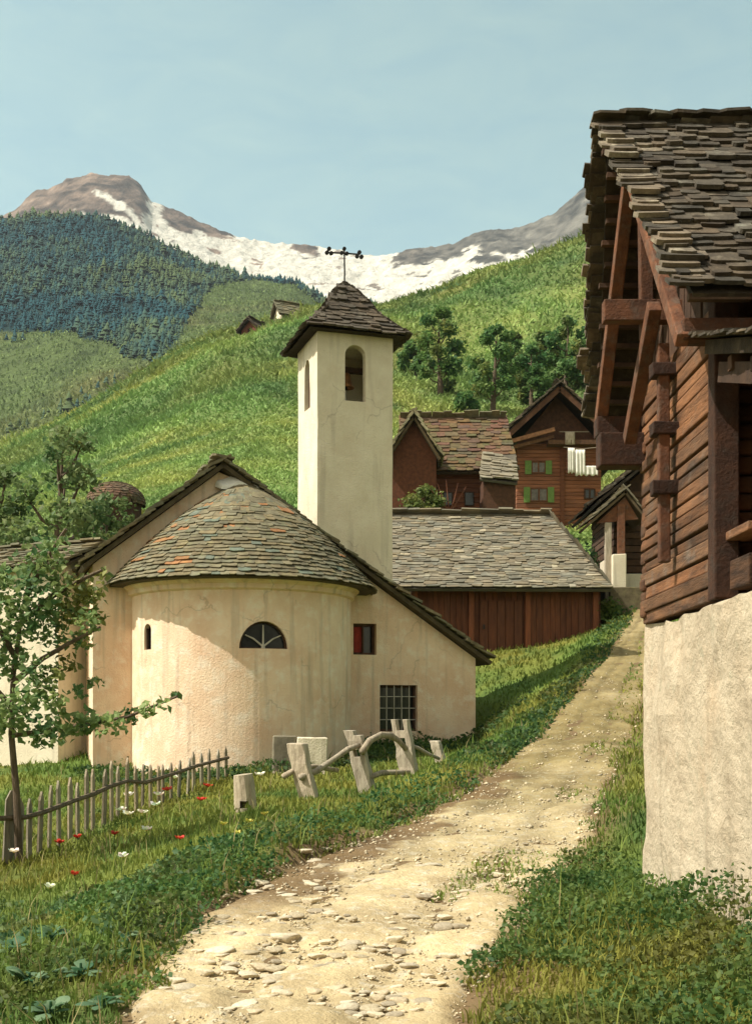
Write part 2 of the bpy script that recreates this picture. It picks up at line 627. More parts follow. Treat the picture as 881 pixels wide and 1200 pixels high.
def leaf_arrays(C, size, tint, up=0.0, elong=1.7, seed=0):
    """folded diamond leaves at C (n,3)"""
    g = np.random.default_rng(seed)
    n = len(C)
    d = g.normal(size=(n, 3))
    d[:, 2] = d[:, 2] * 0.7 + up
    d /= np.linalg.norm(d, axis=1)[:, None]
    q = g.normal(size=(n, 3))
    sd = np.cross(d, q)
    sd /= np.linalg.norm(sd, axis=1)[:, None]
    nr = np.cross(sd, d)
    sz = np.broadcast_to(np.asarray(size, float), (n,)) * g.uniform(0.6, 1.35, n)
    a = C - d * (sz * elong / 2)[:, None]
    b = C + d * (sz * elong / 2)[:, None]
    l_ = C + sd * (sz / 2)[:, None] + nr * (sz * 0.18)[:, None]
    r_ = C - sd * (sz / 2)[:, None] + nr * (sz * 0.18)[:, None]
    V = np.stack([a, l_, b, r_], 1).reshape(-1, 3)
    k = np.arange(n)[:, None] * 4
    T = np.concatenate([k + np.array([[0, 1, 2]]), k + np.array([[0, 2, 3]])], 1).reshape(-1, 3)
    return V, T, np.repeat(tint, 4, axis=0)


def blade_arrays(B, h, w, tint, seed=0, lean=0.35):
    """two-segment grass blades rooted at B"""
    g = np.random.default_rng(seed)
    n = len(B)
    az = g.uniform(0, 2 * np.pi, n)
    sd = np.column_stack([np.cos(az), np.sin(az), np.zeros(n)])
    ld = g.normal(size=(n, 2)) * lean
    top = np.column_stack([ld, np.ones(n)])
    hh = h * g.uniform(0.55, 1.3, n)
    mid = B + top * np.array([0.35, 0.35, 0.6]) * hh[:, None]
    tip = B + top * np.array([1, 1, 0.95]) * hh[:, None]
    ww = (w * g.uniform(0.6, 1.3, n))[:, None]
    V = np.stack([B - sd * ww, B + sd * ww, mid + sd * ww * 0.8, mid - sd * ww * 0.8, tip], 1).reshape(-1, 3)
    k = np.arange(n)[:, None] * 5
    T = np.concatenate([k + np.array([[0, 1, 2]]), k + np.array([[0, 2, 3]]), k + np.array([[3, 2, 4]])], 1).reshape(-1, 3)
    return V, T, np.repeat(tint, 5, axis=0)


# ------------------------------------------------------------------ ground
PATH = [  # left px, right px, depth Y, height z of the path's rows, near to far
    (150, 530, 6.2, 0.0), (195, 575, 7.5, 0.05), (265, 622, 9.55, 0.10), (335, 655, 11.1, 0.17), (430, 685, 12.85, 0.27),
    (545, 712, 16.6, 0.53), (607, 735, 21.7, 0.98), (657, 748, 26, 1.78), (692, 757, 30.5, 2.69), (722, 765, 35, 3.85),
    (742, 778, 40, 5.09), (768, 810, 46, 6.5), (800, 850, 54, 8.6)]
prow = [(-1.75, 0.75, -12.0, -0.5), (-1.7, 0.7, -5.0, -0.2), (-1.6, 0.55, 0.0, -0.04), (-1.45, 0.45, 4.0, -0.01)]
prow += [((a - 440.5) / F * Y, (b - 440.5) / F * Y, Y, z) for a, b, Y, z in PATH]
prow = np.array(prow)


def path_lr(y):
    return np.interp(y, prow[:, 2], prow[:, 0]), np.interp(y, prow[:, 2], prow[:, 1])


CT = []
for xl, xr, Y, z in prow:
    CT += [(xl, Y, z), ((xl + xr) / 2, Y, z + 0.02), (xr, Y, z + 0.01)]
for a in [(-4, -8, -.5), (5, -8, -.3), (-9, -11, -.6), (9, -11, -.3), (-3.5, 0, -.15), (3, 0, .15), (-3.2, 4, -.12), (3, 4, .25), (-6, 3, -.3), (6, 4, .5),
          (-2.6, 6.2, -.02), (-2.9, 8.5, -.08), (-4.5, 8, -.25), (2.36, 7.5, .22), (2.36, 10.5, .15), (4, 9, .5), (7, 9, .8), (2.9, 14, .5), (3.6, 20, 1.05), (6, 18, 1.6), (9, 28, 3.6)]:
    CT.append(a)
for px, py, Y in [(285, 948, 17), (350, 938, 19), (430, 928, 20), (478, 908, 20.5), (25, 1010, 15.5), (55, 1000, 16.3), (130, 965, 19), (215, 932, 23), (265, 914, 25.5),
                  (100, 1062, 11), (20, 1100, 10), (-150, 1010, 15), (-200, 960, 22), (160, 905, 28), (283, 900, 26.8), (410, 885, 29), (555, 868, 31), (600, 848, 27),
                  (50, 898, 29), (-150, 900, 30), (50, 790, 42), (50, 705, 52), (300, 770, 40), (300, 690, 50), (480, 776, 40), (600, 765, 39), (700, 737, 40), (565, 806, 35), (640, 800, 33),
                  (480, 735, 50), (650, 705, 52), (745, 700, 44), (850, 700, 40), (950, 640, 50), (470, 608, 70), (595, 606, 72), (600, 648, 62), (605, 614, 88), (705, 614, 88), (135, 606, 55), (770, 790, 30)]:
    q = P(px, py, Y)
    CT.append((q.x, q.y, q.z))
HILL = {-300: [(60, 690), (110, 640), (180, 610), (250, 590)], -120: [(60, 660), (110, 610), (180, 580), (250, 558)],
        0: [(60, 636), (110, 592), (180, 556), (250, 529)], 75: [(110, 575), (180, 527), (250, 497)], 150: [(65, 612), (110, 552), (180, 490), (250, 452)],
        215: [(110, 535), (180, 460), (250, 411)], 290: [(60, 625), (110, 520), (180, 440), (250, 388)], 370: [(110, 515), (180, 425), (250, 360)],
        460: [(90, 570), (130, 500), (180, 430), (250, 351)], 560: [(100, 565), (130, 520), (180, 432), (250, 324)], 640: [(110, 560), (130, 515), (180, 420), (250, 298)],
        700: [(110, 555), (130, 510), (180, 400), (250, 272)], 880: [(60, 600), (110, 520), (180, 350), (250, 195)], 1100: [(60, 560), (110, 450), (180, 270), (250, 90)]}
for px, rows in HILL.items():
    for Y, py in rows:
        q = P(px, py, Y)
        CT.append((q.x, q.y, q.z))
    zr = P(px, rows[-1][1], 250).z
    for Y, dz in ((280, 6), (330, 2), (420, -45)):
        CT.append(((px - 440.5) / F * Y, Y, zr + dz - (0 if Y < 300 else 10)))
CT = np.array(CT)
Y0 = 25.0


def _warp(x, y):
    return np.column_stack([x / (y + Y0) * 4.0, np.log(y + Y0)])


_cw = _warp(CT[:, 0], CT[:, 1])
_cz = CT[:, 2] / (CT[:, 1] + Y0)


def _phi(d2):
    return 0.5 * d2 * np.log(d2 + 1e-12)


_n = len(CT)
_d2 = ((_cw[:, None] - _cw[None]) ** 2).sum(-1)
_A = np.zeros((_n + 3, _n + 3))
_A[:_n, :_n] = _phi(_d2) + np.eye(_n) * 2e-4
_A[:_n, _n] = 1
_A[:_n, _n + 1:] = _cw
_A[_n:, :_n] = _A[:_n, _n:].T
_w = np.linalg.solve(_A, np.concatenate([_cz, np.zeros(3)]))


def ground(x, y):
    x, y = np.atleast_1d(np.asarray(x, float)), np.atleast_1d(np.asarray(y, float))
    out = np.empty(len(x))
    for s in range(0, len(x), 20000):
        sl = slice(s, s + 20000)
        q = _warp(x[sl], y[sl])
        d2 = ((q[:, None] - _cw[None]) ** 2).sum(-1)
        out[sl] = (_phi(d2) @ _w[:_n] + _w[_n] + q @ _w[_n + 1:]) * (y[sl] + Y0)
    p = np.column_stack([x, y])
    l_, r_ = path_lr(y)
    off = ss(0.1, 1.2, np.maximum(l_ - x, x - r_))
    out += off * 0.06 * fbm(p * 0.9, 3, 3)
    dl = l_ - x
    out += 0.17 * ss(0.0, 0.16, dl) * (1 - ss(0.5, 1.6, dl)) * ss(7.5, 10, y) * (1 - ss(19, 24, y)) * (0.75 + 0.5 * fbm(p * 1.4, 2, 4))
    far = np.clip(y - 50, 0, 250)
    out += far * 0.011 * fbm(p / 26.0, 4, 9) + far * 0.0035 * fbm(p / 6.0, 3, 12)
    return out


def gz(x, y):
    return float(ground(x, y)[0])


def G(px, py, ymin=4.0, ymax=280.0):
    """point of the ground seen at a photo pixel"""
    Y = np.exp(np.linspace(math.log(ymin), math.log(ymax), 500))
    x = (px - 440.5) / F * Y
    z = EYE + (HY - py) / F * Y
    d = z - ground(x, Y)
    i = np.argmax(d < 0)
    if d[i] >= 0:
        i = len(Y) - 1
    return Vector((x[i], Y[i], gz(x[i], Y[i])))


def tone(p, near=True):
    """natural colour of meadow at points (n,2+)"""
    a = fbm(p[:, :2] / 2.2, 4, 21)[:, None]
    b = fbm(p[:, :2] / 0.7, 3, 41)[:, None]
    olive = np.array([[0.270, 0.265, 0.055]])
    green = np.array([[0.155, 0.240, 0.052]])
    deep = np.array([[0.085, 0.165, 0.048]])
    t = np.clip(a * 1.3 + 0.5, 0, 1)
    c = green * (1 - t) + olive * t
    t2 = np.clip(b * 1.2 - 0.05, 0, 1)
    return c * (1 - t2) + deep * t2


def pasture(p):
    a = fbm(p[:, :2] / 22, 4, 51)[:, None]
    b = fbm(p[:, :2] / 7, 4, 61)[:, None]
    yel = np.array([[0.225, 0.225, 0.062]])
    grn = np.array([[0.135, 0.195, 0.058]])
    dk = np.array([[0.090, 0.138, 0.048]])
    t = np.clip(a * 1.5 + 0.45, 0, 1)
    c = grn * (1 - t) + yel * t
    t2 = np.clip(b * 1.6 - 0.1, 0, 1)
    c = c * (1 - t2) + dk * t2
    w = p[:, :2] + 6 * np.column_stack([fbm(p[:, :2] / 12, 3, 63), fbm(p[:, :2] / 12, 3, 64)])
    m = fbm(w / np.array([[34, 24]]), 2, 65)[:, None]
    hay = ss(.10, .15, m) * (1 - ss(.34, .37, m))           # mown strips
    c = c * (1 - hay) + (c * np.array([[1.28, 1.18, 1.15]])) * hay
    rough = ss(-.18, -.24, m)
    return c * (1 - rough) + (c * np.array([[.74, .78, .82]])) * rough


NU, NV = 300, 460
u = np.linspace(-0.62, 0.62, NU)
vv = np.exp(np.linspace(math.log(13), math.log(445), NV))
UU, VV = np.meshgrid(u, vv)
gx, gy = (UU * VV).ravel(), (VV - Y0).ravel()
gzz = ground(gx, gy)
i = np.arange(NU * NV).reshape(NV, NU)
FQ = np.stack([i[:-1, :-1], i[:-1, 1:], i[1:, 1:], i[1:, :-1]], -1).reshape(-1, 4)
Vg = np.column_stack([gx, gy, gzz])
near_c, far_c = tone(Vg) * 0.75, pasture(Vg)
k = ss(35, 60, gy)[:, None]
cg = near_c * (1 - k) + far_c * k
# bare earth along the edges of the path
l_, r_ = path_lr(gy)
edge = np.maximum(l_ - gx, gx - r_) + 0.35 * fbm(Vg[:, :2] / 0.8, 3, 77)
e = (1 - ss(0.05, 0.55, edge))[:, None] * (gy < 60)[:, None]
cg = cg * (1 - e) + np.array([[0.20, 0.135, 0.07]]) * e
terrain = link('ground', fastmesh('ground', Vg, FQ, cg, M['ground'], True))
tag(terrain, kind='structure')
# low valley floor reaching the horizon
mb = MB()
mb.add([(-9000, -60, -90), (9000, -60, -90), (9000, 9000, -90), (-9000, 9000, -90)], [(0, 1, 2, 3)], (0.06, 0.08, 0.03))
tag(mb.build('valley_floor', M['ground']), kind='structure')

# path sheet
rowsY = np.concatenate([np.arange(-11, 6, .25), np.exp(np.linspace(math.log(6), math.log(53), 330))])
NP = 40
pv, pc = [], []
for Y in rowsY:
    l0, r0 = path_lr(Y)
    s = np.linspace(-0.06, 1.06, NP)
    wob = 0.16 * fbm(np.array([[Y * 0.8, 0.0]]), 3, 5)[0], 0.22 * fbm(np.array([[Y * 0.7, 9.0]]), 3, 6)[0]
    x = l0 + wob[0] + (r0 - l0 + wob[1] - wob[0]) * s
    pv.append(np.column_stack([x, np.full(NP, Y), s]))
pv = np.concatenate(pv)
sv = pv[:, 2].copy()
pz = ground(pv[:, 0], pv[:, 1])
edge = np.minimum(sv + 0.06, 1.06 - sv)
lift = -0.05 + 0.085 * ss(0.0, 0.10, edge)
pn = fbm(pv[:, :2] * 2.3, 4, 14)
pn2 = fbm(pv[:, :2] * 9, 3, 15)
pv[:, 2] = pz + lift + (0.045 * pn + 0.022 * pn2) * ss(0, .12, edge)
cc = np.ones((len(pv), 3))
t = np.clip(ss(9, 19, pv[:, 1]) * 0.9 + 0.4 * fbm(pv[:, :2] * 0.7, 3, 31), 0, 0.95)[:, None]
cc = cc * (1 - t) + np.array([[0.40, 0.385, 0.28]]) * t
er = (1 - ss(0.02, 0.16, edge + 0.05 * pn))[:, None] * 0.8
cc = cc * (1 - er) + np.array([[0.50, 0.44, 0.38]]) * er
edge_shade = (1 - ss(0.13, 0.21, sv - .06 * np.exp(-((pv[:, 1] - 14) / 3.0) ** 2) + .26 * fbm(pv[:, :2] * np.array([[.9, 2.0]]), 4, 39) + .03 * pn2))[:, None] * (ss(8, 10, pv[:, 1]) * (1 - ss(18, 21, pv[:, 1])))[:, None] * 0.9     # shadow of bank and posts painted along the left edge as dark soil
cc = cc * (1 - edge_shade) + np.array([[0.30, 0.24, 0.20]]) * edge_shade
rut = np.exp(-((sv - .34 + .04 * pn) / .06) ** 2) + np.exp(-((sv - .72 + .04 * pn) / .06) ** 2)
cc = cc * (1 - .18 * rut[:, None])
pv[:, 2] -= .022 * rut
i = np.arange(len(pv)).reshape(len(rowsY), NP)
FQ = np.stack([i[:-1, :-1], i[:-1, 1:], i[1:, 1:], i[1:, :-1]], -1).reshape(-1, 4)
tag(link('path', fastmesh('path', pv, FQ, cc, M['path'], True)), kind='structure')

# ------------------------------------------------------------------ hills and mountains
def fan(name, pxs, Ya, Yb, pbase, psky, nx, ny, amp, freq, seed, colour, power=0.85, ridged=False, tail=0.35):
    px = np.linspace(pxs[0], pxs[1], nx)
    s = np.linspace(0, 1 + tail, ny)
    PX, SS = np.meshgrid(px, s)
    Yv = Ya + (Yb - Ya) * SS
    pb, ps = np.interp(px, *pbase)[None], np.interp(px, *psky)[None]
    sc = np.clip(SS, 0, 1)
    py = pb + (ps - pb) * sc ** power
    X = (PX - 440.5) / F * Yv
    Z = EYE + (HY - py) / F * Yv
    Zr = EYE + (HY - ps) / F * Yb
    over = np.clip(SS - 1, 0, None) / tail
    Z = np.where(SS > 1, Zr - over * (Zr + 80) * 0.9, Z)
    q = np.column_stack([X.ravel(), Yv.ravel(), Z.ravel()])
    nn = fbm(q[:, :2] * freq, 6, seed, 0.55)
    if ridged:
        nn = (1 - 2 * np.abs(fbm(q[:, :2] * freq, 6, seed, 0.55))) * 0.6 + 0.4 * nn
    if ridged:
        nn = nn + 1.2 * (0.4 - np.abs(fbm(q[:, :2] / 120, 5, seed + 50, .6))) + .55 * (0.4 - np.abs(fbm(q[:, :2] / 40, 4, seed + 60, .6)))
    fade = np.clip(SS.ravel() * 3, 0, 1)
    q[:, 2] += nn * amp * fade
    i = np.arange(nx * ny).reshape(ny, nx)
    FQ = np.stack([i[:-1, :-1], i[:-1, 1:], i[1:, 1:], i[1:, :-1]], -1).reshape(-1, 4)
    ppx = 440.5 + q[:, 0] / q[:, 1] * F
    ppy = HY - (q[:, 2] - EYE) / q[:, 1] * F
    c = colour(q, ppx, ppy, nn)
    o = link(name, fastmesh(name, q, FQ, c, M['mountain'], True))
    tag(o, kind='structure')
    return q, ppx, ppy, SS.ravel()


SKY_B = ([-900, -300, -100, 0, 60, 120, 180, 230, 290, 345, 385, 430, 480, 700, 1400], [330, 290, 268, 258, 252, 258, 278, 303, 322, 330, 358, 362, 385, 430, 470])
BASE_B = ([-900, 0, 150, 290, 400, 500, 1400], [600, 565, 500, 430, 405, 400, 480])


def forest_mask(px, py, q):
    n = 26 * fbm(q[:, :2] / 130, 4, 88)
    low = np.interp(px, [-400, 0, 60, 120, 150, 185, 205, 218, 250, 300, 345, 370, 390, 480], [420, 398, 392, 402, 425, 432, 412, 372, 333, 327, 334, 352, 372, 392])
    return py + n * np.interp(px, [0, 200, 260], [1, 0.7, 0.12]) < low


def col_b(q, px, py, nn):
    a = fbm(q[:, :2] / 90, 5, 71)[:, None]
    b = fbm(q[:, :2] / 25, 4, 72)[:, None]
    g = np.array([[0.110, 0.150, 0.050]])
    o = np.array([[0.150, 0.150, 0.056]])
    d = np.array([[0.065, 0.092, 0.036]])
    t = np.clip(a * 1.4 + 0.4, 0, 1)
    c = g * (1 - t) + o * t
    t = np.clip(b * 1.4, 0, 1)
    c = c * (1 - t) + d * t
    f = forest_mask(px, py, q)[:, None]
    return np.where(f, np.array([[0.020, 0.050, 0.048]]), c)


qb, pxb, pyb, sb = fan('forest_hill', (-700, 760), 600, 1500, BASE_B, SKY_B, 300, 200, 16, 1 / 210.0, 33, col_b)

SKY_C = ([-1500, -500, -200, -60, 0, 20, 42, 56, 78, 110, 150, 166, 178, 215, 262, 300, 350, 400, 430, 470, 530, 556, 575, 610, 650, 690, 760, 900, 1300, 2200],
         [330, 300, 285, 275, 262, 250, 230, 228, 214, 209, 212, 222, 240, 258, 276, 287, 293, 300, 305, 301, 293, 279, 274, 272, 256, 218, 190, 180, 250, 330])
BASE_C = ([-1500, 2200], [470, 470])


def col_c(q, px, py, nn):
    n = fbm(q[:, :2] / 160, 5, 91)
    n2 = fbm(q * np.array([[1 / 60, 1 / 60, 1 / 25]]), 4, 95)
    n3 = fbm(q * np.array([[1 / 30, 1 / 30, 1 / 14]]), 4, 97)
    px = px + 22 * n + 9 * n3
    dep = py - np.interp(px, *SKY_C) + 9 * n2 + 5 * n3     # how far below the crest

    def under(lim, soft=5.0):
        return ss(-soft, soft, lim - dep)

    def band(x0, x1, soft=8.0):
        return ss(x0 - soft, x0 + soft, px) * (1 - ss(x1 - soft, x1 + soft, px))
    rock = band(-900, 172) * under(46 - 0.12 * np.abs(px - 100) + 20 * n)
    streak = np.exp(-((dep - (20 + 0.30 * (px - 112))) / 5.0) ** 2) * band(108, 190, 5)
    rock = rock * (1 - 0.95 * streak)
    rock = np.maximum(rock, 1 - ss(5, 25, px))
    rock = np.maximum(rock, band(212, 268) * under(10 + 8 * n))
    rock = np.maximum(rock, band(188, 222) * under(16 + 10 * n))
    rock = np.maximum(rock, band(346, 374) * under(6))
    rock = np.maximum(rock, band(455, 545) * under(9 + 9 * n))
    rock = np.maximum(rock, ss(522, 542, px) * under(np.interp(px, [530, 560, 620, 650, 700], [4, 30, 30, 40, 80]) + 20 * n))
    rock = np.maximum(rock, ss(640, 665, px))
    rock = np.maximum(rock, ss(0.30, 0.40, n2 + .25 * n3) * ss(300, 315, py) * ss(375, 390, px))
    rock = np.maximum(rock, 0.8 * ss(0.40, 0.5, n2 + .2 * n3))
    rock = ss(0.35, 0.65, rock)[:, None]
    r1, r2 = np.array([[0.165, 0.118, 0.088]]), np.array([[0.125, 0.115, 0.095]])
    t = ss(300, 560, px)[:, None]
    rc = (r1 * (1 - t) + r2 * t) * np.clip(1 + 1.3 * n2[:, None] + 1.1 * n3[:, None], .3, 2.1)
    sn = np.array([[0.74, 0.70, 0.60]]) * (1 + 0.08 * n2[:, None])
    return sn * (1 - rock) + rc * rock


fan('snow_mountain', (-1100, 1500), 2400, 3800, BASE_C, SKY_C, 1100, 260, 20, 1 / 380.0, 44, col_c, 0.9, True)

# far conifer wood: one mass
sel = np.flatnonzero(forest_mask(pxb, pyb, qb) & (sb < 1.01) & (pxb > -420) & (pxb < 560))
g = np.random.default_rng(5)
pick = g.choice(sel, 13000)
base = qb[pick] + np.column_stack([g.uniform(-4, 4, len(pick)), g.uniform(-4, 4, len(pick)), np.full(len(pick), -1.0)])
# loose trees over the clearings below
sel2 = np.flatnonzero((~forest_mask(pxb, pyb, qb)) & (sb < 0.95) & (pxb < 215) & (fbm(qb[:, :2] / 60, 3, 8) > 0.28))
pick2 = g.choice(sel2, 260)
base = np.concatenate([base, qb[pick2] + np.array([[0, 0, -1.0]])])
NT = len(base)
Vt, Tt, Ct = [], [], []
hgt = g.uniform(3.5, 9, NT) * np.where(g.random(NT) < .10, 1.6, 1)
rad = hgt * g.uniform(0.26, 0.55, NT)
bpx = 440.5 + base[:, 0] / base[:, 1] * F
bpy_ = HY - (base[:, 2] - EYE) / base[:, 1] * F
tone_t = np.clip(0.42 + 1.7 * fbm(base[:, :2] / 110, 4, 18) + g.normal(0, 0.22, NT) + .25 * (1 - ss(270, 350, bpy_)) * (1 - ss(150, 260, bpx)), 0, 1)[:, None]
ctree = np.array([[0.018, 0.066, 0.078]]) * (1 - tone_t) + np.array([[0.085, 0.120, 0.050]]) * tone_t
kk = 0
NS = 6
for tier, (z0, z1, r0) in enumerate(((0.08, 0.52, 1.0), (0.34, 0.78, 0.7), (0.6, 1.0, 0.42))):
    ang = np.arange(NS) * 2 * np.pi / NS
    a = ang[None] + g.uniform(0, 6.28, (NT, 1))
    rr = rad[:, None] * r0 * g.uniform(0.65, 1.25, (NT, NS))
    ring = np.stack([base[:, 0:1] + np.cos(a) * rr, base[:, 1:2] + np.sin(a) * rr, base[:, 2:3] + hgt[:, None] * (z0 + g.uniform(-.05, .05, (NT, NS)))], -1)
    apex = np.column_stack([base[:, 0], base[:, 1], base[:, 2] + hgt * z1])[:, None]
    Vt.append(np.concatenate([ring, apex], 1).reshape(-1, 3))
    b0 = kk + np.arange(NT)[:, None, None] * (NS + 1)
    tri = np.array([[j, (j + 1) % NS, NS] for j in range(NS)])[None]
    Tt.append((b0 + tri).reshape(-1, 3))
    Ct.append(np.repeat(ctree * (0.9 + 0.12 * tier), NS + 1, axis=0))
    kk += NT * (NS + 1)
tag(link('conifer_forest', fastmesh('conifer_forest', np.concatenate(Vt), np.concatenate(Tt), np.concatenate(Ct), M['needle'])),
    'dark blue green conifer wood covering the far hillside', 'forest', kind='stuff')


# low scrub over the far clearings
selc = np.flatnonzero((~forest_mask(pxb, pyb, qb)) & (sb < 1.0) & (pxb > -300) & (pxb < 480))
pk_ = g.choice(selc, 26000)
bs = qb[pk_] + np.column_stack([g.uniform(-5, 5, len(pk_)), g.uniform(-5, 5, len(pk_)), g.uniform(0, .6, len(pk_))])
cs = col_b(bs, np.full(len(bs), 900.0), np.full(len(bs), 900.0), None) * (1.0 + .22 * g.normal(size=len(bs)))[:, None].clip(.5, 1.5)
V_, T_, C__ = blade_arrays(bs, np.full(len(bs), 2.6), np.full(len(bs), .7), cs * 1.75, 77, .6)
tag(link('hill_scrub', fastmesh('hill_scrub', V_, T_, C__, M['grass'])), 'low scrub and tall grass over the far clearings', 'scrub', kind='stuff')
# ------------------------------------------------------------------ chapel (own frame: u to the right, v back, origin at the apse centre)
CA = math.radians(18)
CX, CY = -3.3, 29.5
CT_, ST_ = math.cos(CA), math.sin(CA)


def cuz(px, py, v):
    k = (px - 440.5) / F
    ux, uy, vx, vy = CT_, ST_, -ST_, CT_
    uu = (k * (CY + v * vy) - CX - v * vx) / (ux - k * uy)
    Y = CY + uu * uy + v * vy
    return uu, EYE + (HY - py) / F * Y


chapel = thing('chapel', 'small whitewashed chapel with round apse, slim bell tower and stone slab roofs', 'chapel', (CX, CY, 0), CA)
uL, zL = cuz(96, 662, -.3)
uR_, zR_ = cuz(262, 541, -.3)
uE, zE = cuz(577, 775, -.3)
slopeL = (zR_ - zL) / (uR_ - uL)
slopeR = (zR_ - zE) / (uE - uR_)
wl_, wr_ = uL + .28, cuz(557, 800, 0)[0]


def roof_z(uu):
    return zR_ - (slopeL * (uR_ - uu) if uu < uR_ else slopeR * (uu - uR_))


# nave with the catslide end wall
mb = MB()
zb = -0.8
poly = [(wl_, 0, zb), (wr_, 0, zb), (wr_, 0, roof_z(wr_) - .16), (uR_, 0, zR_ - .16), (wl_, 0, roof_z(wl_) - .16)]
us = np.linspace(wl_, wr_, 40)
top = [(a, 0, roof_z(a) - .16) for a in us]
pts = [(a, 0, zb) for a in us] + [(wr_, 0, z) for z in np.linspace(zb, roof_z(wr_) - .16, 8)[1:-1]] + top[::-1] + [(wl_, 0, z) for z in np.linspace(roof_z(wl_) - .16, zb, 12)[1:-1]]
mb.prism(pts, (0, 7.5, 0))
nave = mb.build('nave_wall', M['plaster'], chapel, world=False)
cuts = []
u1, z1 = cuz(414, 767, 0)
u2, z2 = cuz(441, 731, 0)
c1 = MB(); c1.span(u1, u2, -.5, .30, z1, z2); cuts.append(c1.build('cutter', M['plaster'], chapel, world=False))
u3, z3 = cuz(445, 857, 0)
u4, z4 = cuz(489, 803, 0)
c1 = MB(); c1.span(u3, u4, -.5, .30, z3, z4); cuts.append(c1.build('cutter', M['plaster'], chapel, world=False))
cut(nave, cuts)
# upper window with red curtain
mb = MB(); t = .06
for a in ((u1, u1 + t, z1, z2), (u2 - t, u2, z1, z2), (u1 + t, u2 - t, z1, z1 + t), (u1 + t, u2 - t, z2 - t, z2), ((u1 + u2) / 2 - .02, (u1 + u2) / 2 + .02, z1 + t, z2 - t)):
    mb.span(a[0], a[1], .16, .22, a[2], a[3], (1.2, 1.2, 1.2))
win = mb.build('window', M['darkwood'], chapel, world=False)
mb = MB(); mb.span(u1 + .01, u2 - .01, .26, .29, z1 + .01, z2 - .01); mb.build('pane', M['glass'], win, world=False)
mb = MB()
n = 9
cu = [(u1 + .07 + (u2 - u1) * .42 * k / n, .238 + .012 * math.sin(k * 2.2), 0) for k in range(n + 1)]
vs = [(a, b, z1 + .07) for a, b, _ in cu] + [(a + (.10 if k > n / 2 else 0) * 0, b, z2 - .07) for k, (a, b, _) in enumerate(cu)]
mb.add(vs, [(k, k + 1, n + 2 + k, n + 1 + k) for k in range(n)])
mb.build('curtain', M['redcloth'], win, world=False, smooth=True)
# lower barred window
mb = MB()
for a in ((u3, u3 + t, z3, z4), (u4 - t, u4, z3, z4), (u3 + t, u4 - t, z3, z3 + t), (u3 + t, u4 - t, z4 - t, z4)):
    mb.span(a[0], a[1], .16, .22, a[2], a[3])
win = mb.build('window', M['darkwood'], chapel, world=False)
mb = MB(); mb.span(u3 + .01, u4 - .01, .26, .29, z3 + .01, z4 - .01); mb.build('pane', M['glass'], win, world=False)
mb = MB()
for k in range(1, 5):
    a = u3 + (u4 - u3) * k / 5
    mb.tube([(a, .07, z3), (a, .07, z4)], .013, 6)
for k in range(1, 4):
    a = z3 + (z4 - z3) * k / 4
    mb.tube([(u3, .09, a), (u4, .09, a)], .013, 6)
mb.build('window_grille', M['paleiron'], win, world=False)


def vtint():
    return tv(0.8, 1.15, .09)


# nave roof: two slopes of slabs
V0, V1 = -.34, 7.8
for nm, ua, ub in (('left', uL, uR_), ('right', uE, uR_)):
    mb = MB()
    slab_roof(mb, (ua, V0, roof_z(ua)), (ua, V1, roof_z(ua)), (ub, V0, zR_), (ub, V1, zR_), .20, (.3, .65), .05, vtint, .09)
    deck(mb, (ua, V0 + .04, roof_z(ua)), (ua, V1, roof_z(ua)), (ub, V0 + .04, zR_), (ub, V1, zR_), .10, .01, (.5, .45, .4))
    if nm == 'right':
        for k in range(18):
            one_slab(mb, Vector((uR_ + R.uniform(-.1, .1), V0 + .2 + k * .44, zR_ + .06)), Vector((0, 1, 0)), Vector((1, 0, 0)), Vector((0, 0, 1)), .5, .5, .05, vtint())
    mb.build('nave_roof', M['slab'], chapel, world=False)

# apse
AR = 2.68
zc = 4.62
mb = MB()
zs = list(np.linspace(zb, zc + .1, 16))
prof = [(AR, z) for z in zs] + [(AR - .42, z) for z in zs[::-1]]
mb.sweep(prof, -math.pi / 2 - .02, math.pi / 2 + .02, 56)
apse = mb.build('apse_wall', M['plaster'], chapel, world=False)
PHI_S, PHI_L = math.radians(-66), math.radians(-1)


def apse_frame(phi, r):
    o = Vector((r * math.sin(phi), -r * math.cos(phi), 0))
    ea = Vector((math.cos(phi), math.sin(phi), 0))
    en = Vector((math.sin(phi), -math.cos(phi), 0))
    return o, ea, en


def apse_poly(phi, r, outline, z0):
    o, ea, en = apse_frame(phi, r)
    return [o + ea * a + Vector((0, 0, z0 + z)) for a, z in outline], en


lun = [(.56 * math.cos(math.pi * k / 16), .62 * math.sin(math.pi * k / 16)) for k in range(17)]
zl0 = EYE + (HY - 760) / F * 26.95
slit = arch_poly(.30, .60)
zs0 = EYE + (HY - 763) / F * 28.3
cuts = []
for phi, ol, z0 in ((PHI_L, lun, zl0), (PHI_S, slit, zs0)):
    q, en = apse_poly(phi, AR - (.26 if ol is lun else .13), ol, z0)
    c1 = MB(); c1.prism(q, en * .9); cuts.append(c1.build('cutter', M['plaster'], chapel, world=False))
cut(apse, cuts)
